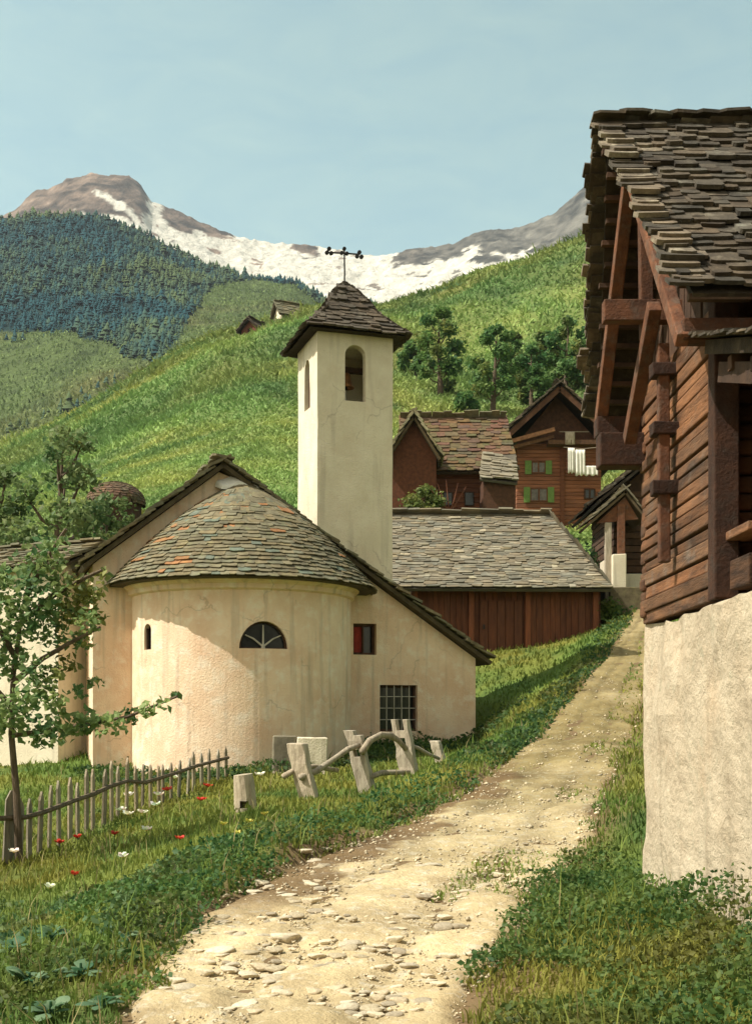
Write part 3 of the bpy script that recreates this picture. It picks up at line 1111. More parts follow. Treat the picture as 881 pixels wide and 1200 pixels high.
# half round window
q, en = apse_poly(PHI_L, AR - .255, [(a * 1.0, z) for a, z in lun], zl0)
mb = MB()
inner = [(a * .90, .03 + z * .90) for a, z in lun]
o_, ea, en = apse_frame(PHI_L, AR - .20)
ou = [o_ + ea * a + Vector((0, 0, zl0 + z)) for a, z in lun]
inn = [o_ + ea * a + Vector((0, 0, zl0 + z)) for a, z in inner]
nn_ = len(ou)
vs = ou + inn + [p + en * .05 for p in ou] + [p + en * .05 for p in inn]
fs = []
for k in range(nn_):
    j = (k + 1) % nn_
    fs += [(k, j, nn_ + j, nn_ + k), (2 * nn_ + k, 3 * nn_ + k, 3 * nn_ + j, 2 * nn_ + j), (nn_ + k, nn_ + j, 3 * nn_ + j, 3 * nn_ + k), (k, 2 * nn_ + k, 2 * nn_ + j, j)]
mb.add(vs, fs)
win = mb.build('window', M['darkwood'], chapel, world=False)
mb = MB(); mb.prism([p + en * .004 for p in q], -en * .02); mb.build('pane', M['glass'], win, world=False)
mb = MB()
o2, ea, en = apse_frame(PHI_L, AR - .12)
ctr = o2 + Vector((0, 0, zl0 + .05))
for an in (35, 90, 145):
    a = math.radians(an)
    tip = o2 + ea * (.50 * math.cos(a)) + Vector((0, 0, zl0 + .54 * math.sin(a)))
    mid = ctr.lerp(tip, .55) + Vector((0, 0, .035 if an != 90 else 0))
    mb.tube([ctr, mid, tip], [.024, .020, .014], 6)
mb.tube([ctr + Vector((0, 0, -.04)), ctr + Vector((0, 0, .05))], [.05, .035], 8)
mb.build('window_bars', M['paleiron'], win, world=False)
# slit window
q, en = apse_poly(PHI_S, AR - .12, slit, zs0)
mb = MB()
o_, ea, en = apse_frame(PHI_S, AR - .08)
for da in (-.125, .125):
    a = o_ + ea * da + Vector((0, 0, zs0))
    mb.beam(a, a + Vector((0, 0, .5)), .04, .05, en)
a = o_ + Vector((0, 0, zs0)); mb.beam(a - ea * .14, a + ea * .14, .04, .05, en)
win = mb.build('window', M['darkwood'], chapel, world=False)
mb = MB(); mb.prism(q, -en * .02); mb.build('pane', M['glass'], win, world=False)
# cornice under the eave
mb = MB()
prof = [(AR + .002, zc - .16), (AR + .09, zc - .12), (AR + .10, zc - .02), (AR + .20, zc + .05), (AR + .23, zc + .16), (AR + .23, zc + .22), (AR - .2, zc + .22), (AR - .2, zc - .16)]
mb.sweep(prof, -math.pi / 2 - .0, math.pi / 2, 64)
mb.build('cornice', M['plaster'], chapel, world=False)
# apse roof: half cone of slabs
apx_z = EYE + (HY - 563) / F * 29.3
Re, ze = AR + .56, zc + .12
mb = MB()
core = [(0.02, apx_z - .05)] + [((Re - .03) * (1 - t_), ze + (apx_z - ze) * t_ + .30 * math.sin(math.pi * t_) - .03) for t_ in (.8, .6, .4, .2)] + [(Re - .03, ze + .0), (Re - .03, ze - .05), (0.02, ze - .05)]
mb.sweep(core, -math.pi / 2, math.pi / 2, 40, tint=(.45, .4, .35))
Lc = math.hypot(Re, apx_z - ze)
rows = int(Lc / .115)
for k in range(rows):
    t = (k + .35) / rows
    r = Re * (1 - t)
    z = ze + (apx_z - ze) * t + .30 * math.sin(math.pi * t)
    if r < .15:
        continue
    ang = -math.pi / 2 - R.uniform(0, .05)
    while ang < math.pi / 2 - .02:
        w = R.uniform(.15, .40) * (1 if r > .8 else .6)
        da = w / r
        am = min(ang + da / 2, math.pi / 2)
        o_, ea, en = apse_frame(am, r)
        ey = Vector((-en.x * Re, -en.y * Re, apx_z - ze)).normalized()
        nz_ = ea.cross(ey).normalized()
        if nz_.z < 0:
            nz_ = -nz_
        tint = vtint()
        if am < -.45 and .10 < t < .75 and R.random() < .07:
            tint = (1.6, .95, .66)
        elif R.random() < .012:
            tint = (1.8, 1.0, .7)
        elif R.random() < .03:
            tint = (.75, 1.0, 1.25)
        one_slab(mb, o_ + Vector((0, 0, z)), ea, ey, nz_, w * 1.05, R.uniform(.20, .30), R.uniform(.012, .024), tint)
        ang += da
mb.build('apse_roof', M['slab'], chapel, world=False)
# pale half-round cap where the cone meets the gable wall
mb = MB()
ang = np.linspace(0, math.pi, 18)
vs = []
for dv, sc_ in ((-.02, 1.0), (-.30, .8)):
    for a in ang:
        vs.append((.58 * sc_ * math.cos(a) - .10, dv, apx_z - .16 + (.30 if dv > -.1 else .17) * math.sin(a) + .03 * math.sin(a * 5) - (0.10 if dv < -.1 else 0)))
n = len(ang)
mb.add(vs, [tuple(range(n)), tuple(range(2 * n - 1, n - 1, -1))] + [(k, k + 1, n + k + 1, n + k) for k in range(n - 1)] + [(n - 1, 0, n, 2 * n - 1)])
mb.build('pale_cap', M['linen'], chapel, world=False)
# bell tower
vf = .5
ta, _ = cuz(372, 600, vf)
tb, _ = cuz(460, 600, vf)
tw = tb - ta
vb = vf + tw
ztop = cuz(372, 386, vf)[1]
zsill = cuz(415, 470, vf)[1]
zhead = cuz(415, 404, vf)[1]
tcu, tcv = (ta + tb) / 2, (vf + vb) / 2
mb = MB()
ring = []
zs = np.linspace(1.5, ztop, 22)
NS_ = 8
for z in zs:
    for (a0, b0), (a1, b1) in (((ta, vf), (tb, vf)), ((tb, vf), (tb, vb)), ((tb, vb), (ta, vb)), ((ta, vb), (ta, vf))):
        for k in range(NS_):
            mb.v.append((a0 + (a1 - a0) * k / NS_, b0 + (b1 - b0) * k / NS_, z)); mb.t.append((1, 1, 1))
m_ = NS_ * 4
for j in range(len(zs) - 1):
    for k in range(m_):
        mb.f.append((j * m_ + k, j * m_ + (k + 1) % m_, (j + 1) * m_ + (k + 1) % m_, (j + 1) * m_ + k))
mb.f += [tuple(range(m_ - 1, -1, -1)), tuple(range((len(zs) - 1) * m_, len(zs) * m_))]
tower = mb.build('bell_tower', M['limewash'], chapel, world=False)
roughen(tower, .022, 1.6, 3)
cuts = []
c1 = MB(); c1.span(ta + .26, tb - .26, vf + .26, vb - .26, zsill - .25, ztop - .12); cuts.append(c1.build('cutter', M['plaster'], chapel, world=False))
op = arch_poly(.56, zhead - zsill)
c1 = MB(); c1.prism([(tcu + .0 + a, vf - .5, zsill + z) for a, z in op], (0, tw + 1, 0)); cuts.append(c1.build('cutter', M['plaster'], chapel, world=False))
op2 = arch_poly(.52, zhead - zsill - .15)
c1 = MB(); c1.prism([(ta - .5, tcv + a, zsill + z - .05) for a, z in op2], (tw + 1, 0, 0)); cuts.append(c1.build('cutter', M['plaster'], chapel, world=False))
cut(tower, cuts)
# dark boards added so the left opening looks dark inside
mb = MB()
for k in range(4):
    b0_ = tcv - .25 + k * .125
    mb.span(ta + .10, ta + .135, b0_, b0_ + .115, zsill - .04, zhead - .20 - .1 * abs(k - 1.5), tv(.8, 1.3))
mb.build('shade_boards', M['darkwood'], chapel, world=False)
# tower roof: bell cast pyramid in slab courses
prof = [(tw / 2 + .31, ztop + .00), (tw / 2 + .0, ztop + .28), (tw / 2 - .30, ztop + .62), (tw / 2 - .54, ztop + 1.02), (.25, ztop + 1.36), (.13, ztop + 1.52)]
ph = [p_[0] for p_ in prof]; pz_ = [p_[1] for p_ in prof]
mb = MB()
vs, fs = [], []
for h_, z in prof:
    for sx, sy in ((-1, -1), (1, -1), (1, 1), (-1, 1)):
        vs.append((tcu + sx * (h_ - .03), tcv + sy * (h_ - .03), z - .04))
for j in range(len(prof) - 1):
    for k in range(4):
        fs.append((j * 4 + k, j * 4 + (k + 1) % 4, j * 4 + 4 + (k + 1) % 4, j * 4 + 4 + k))
fs += [(3, 2, 1, 0), tuple(range(len(prof) * 4 - 4, len(prof) * 4))]
mb.add(vs, fs, (.45, .4, .35))
zz = ztop - .01
while zz < ztop + 1.46:
    h_ = float(np.interp(zz, pz_, ph))
    h2 = float(np.interp(zz + .12, pz_, ph))
    sl = math.atan2(.12, max(h_ - h2, .01))
    for k in range(4):
        a = k * math.pi / 2
        ea = Vector((math.cos(a), math.sin(a), 0))
        en = Vector((math.sin(a), -math.cos(a), 0))
        ey = (-en * math.cos(sl) + Vector((0, 0, math.sin(sl)))).normalized()
        nn2 = ea.cross(ey).normalized()
        p = -h_ - R.uniform(0, .08)
        while p < h_:
            w = R.uniform(.22, .46) * (1 if h_ > .5 else .7)
            if p + w > h_ - .05:
                w = h_ - p + R.uniform(0, .06)
            one_slab(mb, Vector((tcu, tcv, zz + .03)) + en * (h_ - .04) + ea * (p + w / 2), ea, ey, nn2, w, R.uniform(.24, .32), R.uniform(.035, .06), tv(.75, 1.25))
            p += w
    zz += .115
for k in range(5):
    one_slab(mb, Vector((tcu, tcv, ztop + 1.5 + .025 * k)), Vector((1, 0, 0)), Vector((0, 1, 0)), Vector((0, 0, 1)), .32 - .04 * k, .32 - .04 * k, .03, tv())
mb.build('tower_roof', M['slab_dark'], chapel, world=False)
mb = MB()
zt = ztop + 1.55
zx = cuz(405, 297, tcv)[1]
mb.tube([(tcu, tcv, zt - .1), (tcu + .01, tcv, zt + .35), (tcu, tcv, zx + .12)], .022, 6)
mb.tube([(tcu - .42, tcv, zx - .03), (tcu, tcv, zx), (tcu + .42, tcv, zx + .02)], .022, 6)
for du in (-.42, .42):
    for da, db in ((0, .07), (-.06, -.04), (.06, -.04)):
        mb.tube([(tcu + du + da, tcv - .03, zx + db + .01 * du), (tcu + du + da, tcv + .03, zx + db)], .055, 8)
for da, db in ((-.07, .0), (.07, 0), (0, .12)):
    mb.tube([(tcu + da, tcv - .03, zx + db), (tcu + da, tcv + .03, zx + db)], .05, 8)
mb.build('cross', M['iron'], chapel, world=False)
# bell in the belfry
rm = ROOT['chapel']
bl = rm @ Vector((tcu + .02, tcv - .10, zsill))
bell = thing('church_bell', 'small bronze bell hanging from a wooden yoke in the tower opening', 'bell', bl, CA)
mb = MB()
bp = [(.02, .98), (.09, .97), (.12, .92), (.135, .80), (.17, .68), (.23, .58), (.215, .57), (.15, .66), (.11, .8), (.02, .92)]
mb.sweep(bp, 0, 2 * math.pi, 24)
mb.build('bell_body', M['bronze'], bell, world=False, smooth=True)
mb = MB(); mb.tube([(0, 0, .9), (0, 0, .62), (0, 0, .52)], [.012, .02, .045], 8); mb.build('clapper', M['iron'], bell, world=False)
mb = MB(); mb.span(-.78, .74, -.07, .07, .98, 1.13, (1, 1, 1), .008); mb.build('yoke', M['darkwood'], bell, world=False, bevel=.01)
mb = MB(); mb.tube([(.0, 0, .55), (.01, .0, .2), (-.02, 0, -.22)], .012, 6); mb.build('bell_rope', M['greywood'], bell, world=False)

# two stone blocks leaning on the apse foot
for nm, lab, mt, (xa, xb, ya, yb), Yd in (('stone_block', 'white limestone block standing against the foot of the chapel apse', 'limewash', (348, 383, 864, 902), 25.9),
                                      ('stone_block', 'dark grey stone block with mossy face beside the white block at the apse', 'slab_grey', (320, 347, 862, 902), 25.95)):
    a, b = P(xa, yb, Yd), P(xb, ya, Yd)
    g0 = min(gz(a.x, Yd), gz(b.x, Yd)) - .05
    t_ = thing(nm, lab, 'stone block', ((a.x + b.x) / 2, Yd, g0), .1)
    w_, h_ = b.x - a.x, b.z - g0
    bm = bmesh.new()
    bmesh.ops.create_cube(bm, size=1)
    bmesh.ops.subdivide_edges(bm, edges=bm.edges[:], cuts=4, use_grid_fill=True)
    for v in bm.verts:
        v.co = Vector((v.co.x * w_, v.co.y * .34, (v.co.z + .5) * h_))
    me = bpy.data.meshes.new('block')
    bm.to_mesh(me); bm.free()
    at = me.attributes.new('tint', 'FLOAT_COLOR', 'POINT')
    at.data.foreach_set('color', np.ones(len(me.vertices) * 4, np.float32))
    me.materials.append(M[mt])
    o = link('block_body', me, t_)
    roughen(o, .035, 3.0, 7)
    o.modifiers.new('b', 'BEVEL').width = .02
    mb = MB(); mb.span(-w_ * .62, w_ * .62, -.24, .22, -.06, .07, (.8, .8, .8), .03)
    mb.build('footing', M['stone'], t_, world=False, bevel=.02)

# ------------------------------------------------------------------ timber barn at the right (axis aligned beside the road)
barn = thing('timber_barn', 'tall dark timber barn with steep stone slab roof on a whitewashed masonry base', 'barn', (2.36, 10.5, gz(2.3, 10.5)))
BX, YF, YN, ZM = 2.36, 10.5, 8.3, 2.39
# masonry base
bm = bmesh.new()
bmesh.ops.create_cube(bm, size=1)
me = bpy.data.meshes.new('masonry_base')
x0, x1, y0, y1, z0, z1 = BX, 7.0, 2.5, YF, -.5, ZM
mb = MB()
ny, nz2 = 54, 22
for j in range(nz2 + 1):
    for q in range(ny + 1):
        mb.v.append((x0, y1 + (y0 - y1) * q / ny, z0 + (z1 - z0) * j / nz2)); mb.t.append((1, 1, 1))
for j in range(nz2):
    for q in range(ny):
        a = j * (ny + 1) + q
        mb.f.append((a, a + 1, a + ny + 2, a + ny + 1))
top = [nz2 * (ny + 1) + q for q in range(ny + 1)]
bot = list(range(ny + 1))
k0 = len(mb.v)
for c_ in ((x1, y1, z0), (x1, y0, z0), (x1, y1, z1), (x1, y0, z1)):
    mb.v.append(c_); mb.t.append((1, 1, 1))
mb.f += [tuple(top + [k0 + 3, k0 + 2]), tuple(bot + [k0 + 1, k0])]
mb.f += [tuple([j * (ny + 1) for j in range(nz2 + 1)] + [k0 + 2, k0]), tuple([j * (ny + 1) + ny for j in range(nz2 + 1)] + [k0 + 3, k0 + 1]), (k0, k0 + 1, k0 + 3, k0 + 2)]
base_o = mb.build('masonry_base', M['masonry'], barn)
bm.free()
roughen(base_o, .05, 1.3, 11)
roughen(base_o, .035, 4.0, 12)


def ltint(lo=.7, hi=1.25):
    return tv(lo, hi, .10)


# log storey
ZE, ZR = 4.38, 6.27         # eave and ridge heights
YE0, YE1, YRG = 7.80, 11.18, 9.49
mb = MB()
zz = ZM + .02
kx = 0
while zz < ZE + .05:
    h_ = R.uniform(.085, .125)
    off = R.uniform(-.012, .012)
    mb.span(BX - .03 + off, BX + .16, YN + R.uniform(-.01, .01), YF + R.uniform(0, .03), zz, zz + h_ - .012, ltint(), .008)
    zz += h_
    kx += 1
mb.build('log_wall', M['log'], barn, bevel=.010)
mb = MB()
zz = ZM + .07
while zz < ZE:
    h_ = R.uniform(.10, .13)
    mb.span(BX - .02 - R.uniform(0, .03), 7, YF - .14, YF + .02, zz, zz + h_ - .012, ltint(.5, .9), .008)
    mb.span(BX - .01 - R.uniform(0, .02), 7, YN - .02, YN + .14, zz, zz + h_ - .012, ltint(.5, .9), .008)
    zz += h_
mb.build('log_wall', M['logx'], barn, bevel=.025)
mb = MB(); mb.span(BX - .06, BX + .12, YN - .16, YN - .005, ZM + .01, ZE + .1, (.30, .30, .30), .006); mb.build('corner_post', M['redbeam'], barn, bevel=.012)
# gable boards
mb = MB()
yy = YN - .05
while yy < YF + .05:
    w_ = R.uniform(.13, .2)
    zt_ = ZE + (ZR - ZE) * (1 - abs(yy + w_ / 2 - YRG) / (YE1 - YRG)) - .12
    if zt_ > ZE + .06:
        mb.span(BX + .05 + R.uniform(0, .02), BX + .09, yy, yy + w_ - .01, ZE - .05, zt_, ltint(.7, 1.2))
    yy += w_
mb.build('gable_boards', M['darkwood'], barn)


def vx(y):                  # verge of the roof, prow at the ridge
    t = 1 - abs(y - YRG) / (YE1 - YRG)
    return 2.02 - .235 * t


def dtint():
    return tv(.55, 1.4, .09) if R.random() > .05 else tv(1.6, 2.3, .03)


for ye in (YE0, YE1):
    mb = MB()
    sgn = 1 if ye > YRG else -1
    e0, e1 = (vx(ye), ye, ZE), (7.6, ye, ZE)
    r0, r1 = (vx(YRG), YRG, ZR), (7.6, YRG, ZR)
    slab_roof(mb, e0, e1, r0, r1, .082, (.09, .27), .026, dtint, .06)
    deck(mb, (vx(ye) + .05, ye, ZE), e1, (vx(YRG) + .05, YRG, ZR), r1, .035, .015, (.5, .45, .4))
    # stone slabs laid along the verge, their pale ends showing
    nv = 34
    eyv = (Vector(r0) - Vector(e0)).normalized()
    exv = Vector((1, 0, 0))
    nvv = exv.cross(eyv)
    if nvv.z < 0:
        nvv = -nvv
    for k in range(nv):
        q = Vector(e0).lerp(Vector(r0), (k + .4) / nv)
        tl = tv(1.9, 3.0, .04) if R.random() < .55 else tv(.8, 1.2)
        one_slab(mb, q + exv * (.06 - R.uniform(0, .07)) + nvv * .02, exv, eyv, nvv, R.uniform(.14, .30), R.uniform(.10, .16), R.uniform(.02, .04), tl)
    mb.build('roof_slope', M['slab_dark'], barn)
mb = MB()
for k in range(30):
    one_slab(mb, Vector((1.84 + k * .2, YRG + R.uniform(-.03, .03), ZR + .05 + R.uniform(-.01, .015))), Vector((1, 0, 0)), Vector((0, 1, 0)), Vector((0, 0, 1)), R.uniform(.16, .34), R.uniform(.16, .26), R.uniform(.018, .032), dtint())
mb.build('ridge_stones', M['slab_dark'], barn)
# battens under the verge
mb = MB()
for sgn, ye in ((-1, YE0), (1, YE1)):
    for k in range(14):
        t = (k + .5) / 14
        y = ye + (YRG - ye) * t
        z = ZE + (ZR - ZE) * t - .085
        mb.span(vx(y) + .03 + R.uniform(-.02, .04), BX + .10, y - .03, y + .03, z - .025, z + .015, ltint(.9, 1.5))
mb.build('roof_battens', M['darkwood'], barn)
# open gable truss
TX = 2.03
mb = MB(); mb.beam((TX - .01, YRG + .03, 5.95), (TX + .02, 8.0, 4.12), .10, .09, (1, 0, 0), (1.1, 1.1, 1.1)); mb.build('rafter', M['redbeam'], barn, bevel=.008)
mb = MB(); mb.beam((TX - .01, YRG, 5.95), (TX - .02, 10.75, 4.18), .11, .10, (1, 0, 0)); mb.build('rafter', M['redbeam'], barn, bevel=.008)
mb = MB(); mb.beam((TX + .10, 9.15, 4.75), (TX + .12, 10.15, 3.95), .12, .10, (1, 0, 0), (.8, .8, .8)); mb.build('brace', M['redbeam'], barn, bevel=.008)
mb = MB(); mb.beam((TX + .10, YRG, 5.9), (TX + .12, YRG + .02, 4.6), .10, .10, (1, 0, 0), (.6, .6, .6)); mb.build('king_post', M['redbeam'], barn, bevel=.008)
mb = MB(); mb.span(1.80, 3.0, 9.43, 9.55, 4.73, 4.90, (.75, .75, .75)); mb.build('purlin', M['redbeam'], barn, bevel=.008)
mb = MB(); mb.span(1.88, 3.0, YRG - .07, YRG + .07, 6.08, 6.24, (.6, .6, .6)); mb.build('purlin', M['redbeam'], barn, bevel=.008)
mb = MB(); mb.span(1.96, 3.0, 10.60, 10.78, 4.10, 4.27, (.34, .34, .34)); mb.span(1.95, 2.7, 10.40, 10.62, 3.79, 4.08, (.30, .30, .30)); mb.build('purlin', M['redbeam'], barn, bevel=.012)
mb = MB(); mb.span(2.05, 3.0, 7.98, 8.14, 4.12, 4.27, (.5, .5, .5)); mb.build('purlin', M['redbeam'], barn, bevel=.012)
# clamp post with its pegs on the log wall
mb = MB()
mb.beam((2.24, 9.3, 2.80), (2.23, 9.3, 4.50), .085, .085, (1, 0, 0), (.75, .75, .75))
mb.build('clamp_post', M['redbeam'], barn, bevel=.01)
for z in (4.30, 3.84, 3.38):
    mb = MB(); mb.span(2.14, 2.40, 9.235, 9.375, z - .055, z + .05, (.22, .22, .22), .006); mb.build('log_end', M['redbeam'], barn, bevel=.01)
# bay beside the corner and the lower annexe
mb = MB()
yy = 7.55
while yy < YN:
    mb.span(2.60, 2.64, yy, yy + .135, ZM, 4.0, ltint(.7, 1.1)); yy += .15
mb.build('bay_boards', M['darkwood'], barn)
mb = MB(); mb.span(2.38, 2.62, 7.66, 8.2, 2.80, 2.86, (1.5, 1.5, 1.5)); mb.span(2.40, 2.62, 7.7, 8.12, 2.46, 2.66, (.5, .5, .5)); mb.build('ledge', M['log'], barn, bevel=.01)
mb = MB()
yy = 3.0
while yy < 7.55:
    w_ = R.uniform(.14, .22)
    if 2.78 + (yy - 3.4) / 4.55 * 1.34 - .14 > ZM + .1: mb.span(2.39 + R.uniform(0, .015), 2.45, yy, min(yy + w_ - .008, 7.56), ZM + .02, 2.78 + (yy - 3.4) / 4.55 * 1.34 - .14, tv(1.0, 1.5, .06))
    yy += w_
mb.build('annexe_boards', M['redwood'], barn)
mb = MB()
xa = 2.16
e0, e1, r0, r1 = (xa, 3.4, 2.78), (7, 3.4, 2.78), (xa - .02, 7.95, 4.12), (7, 7.95, 4.12)
slab_roof(mb, e0, e1, r0, r1, .09, (.14, .34), .014, dtint, .05)
deck(mb, (xa + .04, 3.4, 2.78), e1, (xa + .03, 7.95, 4.12), r1, .09, .012, (.6, .5, .4))
mb.build('annexe_roof', M['slab_dark'], barn)
mb = MB()
for k in range(9):
    y = 3.9 + k * .46
    z = 2.78 + (y - 3.4) / 4.55 * 1.34 - .16
    mb.span(2.24, 2.6, y - .04, y + .04, z - .05, z + .04, ltint(.6, 1.1))
mb.beam((2.31, 3.4, 2.78 - .22), (2.31, 7.9, 4.12 - .24), .10, .13, (0, 0, 1), (.8, .8, .8))
mb.build('annexe_rafters', M['darkwood'], barn)

# ------------------------------------------------------------------ long low barn behind the chapel
lb = P(590, 755, 40)
lbarn = thing('long_barn', 'long low red brown plank barn under a broad grey stone slab roof', 'barn', (lb.x, 40, lb.z), 0)
xL, xR2 = P(482, 700, 40).x, P(703, 700, 40).x
ztopw = P(600, 688, 40).z
mb = MB()
xx = xL
while xx < xR2:
    w_ = R.uniform(.16, .26)
    mb.span(xx, min(xx + w_ - .012, xR2), 40 + R.uniform(0, .02), 40.1, 2.9, ztopw, tv(.8, 1.2, .06))
    xx += w_
mb.span(xL, xR2, 40.12, 46, 2.8, ztopw - .02, (.5, .5, .5))
mb.build('plank_wall', M['redwood'], lbarn)
for px in (486, 552, 618, 697):
    x = P(px, 700, 40).x
    mb = MB(); mb.span(x - .09, x + .09, 39.88, 39.99, gz(x, 39.9) - .1, ztopw + .02, (1.5, 1.4, 1.3)); mb.build('post', M['redwood'], lbarn, bevel=.015)
xa_, xb_ = P(562, 700, 40).x, P(612, 700, 40).x
mb = MB(); zb_ = gz(xa_, 39.9)
for k in range(5):
    a = xa_ + (xb_ - xa_) * k / 5
    mb.span(a, a + (xb_ - xa_) / 5 - .02, 39.92, 39.985, zb_ - .05, P(0, 704, 40).z, tv(.65, .95, .05))
door = mb.build('door', M['redwood'], lbarn)
mb = MB(); mb.span(xa_ + .1, xa_ + .16, 39.86, 39.918, zb_ + .85, zb_ + 1.0); mb.build('handle', M['iron'], door)
mb = MB(); mb.span(xL - .1, xR2 + .1, 39.80, 39.96, ztopw - .02, ztopw + .14, (1.1, 1, 1)); mb.build('eave_beam', M['redwood'], lbarn, bevel=.015)
yE, yR3 = 39.35, 44.2
zE2, zR2 = P(600, 689, yE).z, P(550, 604, yR3).z
e0, e1 = (P(462, 689, yE).x, yE, zE2), (P(716, 689, yE).x, yE, zE2 - .03)
r0, r1 = (P(452, 600, yR3).x, yR3, zR2), (P(643, 600, yR3).x, yR3, zR2)


def gtint():
    return tv(.75, 1.1, .08) if R.random() > .05 else tv(1.3, 1.8, .04)


mb = MB()
slab_roof(mb, e0, e1, r0, r1, .14, (.15, .5), .030, gtint, .14)
deck(mb, e0, e1, r0, r1, .10, .015, (.4, .4, .4))
# hipped right end and back slope
bk0, bk1 = (r0[0], 49.0, zE2 + .3), (e1[0], 49.0, zE2 + .3)
slab_roof(mb, bk0, bk1, r0, r1, .3, (.4, .8), .06, gtint)
slab_roof(mb, e1, bk1, (r1[0], r1[1] - .05, zR2 - .02), (r1[0], r1[1] + .05, zR2 - .02), .24, (.3, .7), .06, gtint)
deck(mb, e1, bk1, (r1[0], r1[1] - .05, zR2 - .04), (r1[0], r1[1] + .05, zR2 - .04), .06, .02, (.4, .4, .4))
mb.build('roof', M['slab_grey'], lbarn)

# ------------------------------------------------------------------ chalet with green shutters
YC = 88.0


def C(px, py, dy=0):
    return P(px, py, YC + dy)


c0 = C(655, 612)
chalet = thing('chalet', 'red brown log chalet with green shutters and wide dark gable roof', 'chalet', (c0.x, YC, c0.z))
xl, xr = C(605, 0).x, C(704, 0).x
zbase, zeave = C(0, 615).z - 1, C(0, 520).z
xm, zrg = C(652, 0).x, C(0, 456).z
mb = MB()
zz = zbase
while zz < zeave:
    mb.span(xl + R.uniform(-.02, .02), xr, YC, YC + 9, zz, min(zz + .27, zeave), tv(.75, 1.2, .06))
    zz += .285
mb.build('log_wall', M['chalet'], chalet, bevel=.03)
mb = MB(); mb.prism([(xl, YC + .1, zeave), (xr, YC + .1, zeave), (xm, YC + .1, zrg - .5)], (0, 8.8, 0), (1.3, 1.1, 1)); mb.build('gable', M['darkwood'], chalet)
mb = MB()
xe0, ze_ = C(571, 0).x, C(0, 529).z
xe1 = 2 * xm - xe0
for xe in (xe0, xe1):
    slab_roof(mb, (xe, YC - 1.6, ze_), (xe, YC + 9.5, ze_), (xm, YC - 1.6, zrg), (xm, YC + 9.5, zrg), .4, (.4, .9), .09, lambda: tv(.8, 1.9, .05), .15)
    deck(mb, (xe, YC - 1.5, ze_), (xe, YC + 9.5, ze_), (xm, YC - 1.5, zrg), (xm, YC + 9.5, zrg), .15, .02, (.6, .5, .45))
mb.build('roof', M['slab_dark'], chalet)
mb = MB()
for xe in (xe0, xe1):
    mb.beam((xe + (.3 if xe < xm else -.3), YC - 1.5, ze_ - .15), (xm, YC - 1.5, zrg - .38), .12, .34, (0, 0, 1), (1.6, 1.4, 1.3))
mb.build('bargeboard', M['darkwood'], chalet)
mb = MB()
mb.beam((xe0 + .4, YC - 1.3, C(0, 527).z), (C(647, 0).x, YC - 1.0, C(0, 507).z), .25, .28, (0, 0, 1), (4.5, 4, 3.6))
mb.beam((xe0 + 1.0, YC - .9, C(0, 531).z), (C(647, 0).x, YC - .6, C(0, 514).z), .25, .22, (0, 0, 1), (2.5, 2.3, 2))
mb.build('roof_strut', M['darkwood'], chalet)
mb = MB(); mb.span(C(656, 0).x, C(661, 0).x, YC - .12, YC + .05, zbase, zeave, (.6, .55, .5)); mb.build('corner_post', M['chalet'], chalet)
mb = MB(); mb.span(C(640, 0).x, C(706, 0).x, YC - 1.0, YC - .05, C(0, 524).z, C(0, 519).z, (1.6, 1.5, 1.3)); mb.build('balcony', M['darkwood'], chalet)
for k, (a, b, zt_, zb2, sh) in enumerate(((620, 641, 541, 555, 1), (618, 644, 572, 588, 1), (684, 697, 573, 585, 0))):
    x1_, x2_ = C(a, 0).x, C(b, 0).x
    if sh:
        w4 = (x2_ - x1_)
        x1_, x2_ = x1_ + w4 * .10, x2_ - w4 * .10
    zA, zB = C(0, zb2).z, C(0, zt_).z
    mb = MB()
    f_ = .09
    xm2 = (x1_ + x2_) / 2
    for q in ((x1_, x1_ + f_, zA, zB), (x2_ - f_, x2_, zA, zB), (x1_, x2_, zA, zA + f_), (x1_, x2_, zB - f_, zB), (xm2 - .06, xm2 + .06, zA, zB)):
        mb.span(q[0], q[1], YC - .09 - .004 * (q[3] - q[2] < .2), YC + .02, q[2], q[3], (2, 1.5, 1.2) if sh else (.8, .7, .6))
    win = mb.build('window', M['darkwood'], chalet)
    mb = MB(); mb.span(x1_ + .05, x2_ - .05, YC - .06, YC + .01, zA + .05, zB - .05); mb.build('pane', M['paleglass'] if sh else M['glass'], win)
    if sh:
        for s_ in (-1, 1):
            e_ = x1_ if s_ < 0 else x2_
            mb = MB(); mb.span(min(e_, e_ + s_ * .46), max(e_, e_ + s_ * .46), YC - .10, YC - .045, zA - .06, zB + .06); mb.build('shutter', M['shutter'], win)
# washing on the balcony
lw = C(680, 556, -1.2)
wash = thing('laundry', 'white washing hung out on a line at the chalet balcony', 'laundry', (lw.x, YC - 1.2, lw.z))
mb = MB(); mb.tube([C(660, 524, -1.2), C(682, 526, -1.2), C(703, 524, -1.2)], .02, 5); mb.build('line', M['greywood'], wash)
for a, b, ya, yb in ((665, 673, 525, 554), (674, 685, 527, 557), (685, 700, 546, 557)):
    mb = MB(); n = 10; vs = []
    for j in range(7):
        for k in range(n + 1):
            q = C(a + (b - a) * k / n, ya + (yb - ya) * j / 6 + (1.2 * math.sin(k * 1.3) if j == 6 else 0), -1.2)
            vs.append((q.x, q.y + .06 * math.sin(k * 1.7 + a) * (j / 6 + .2), q.z))
    mb.add(vs, [(j * (n + 1) + k, j * (n + 1) + k + 1, (j + 1) * (n + 1) + k + 1, (j + 1) * (n + 1) + k) for j in range(6) for k in range(n)])
    o = mb.build('cloth', M['linen'], wash, smooth=True); o.modifiers.new('s', 'SOLIDIFY').thickness = .03
mb = MB(); n = 6; vs = []
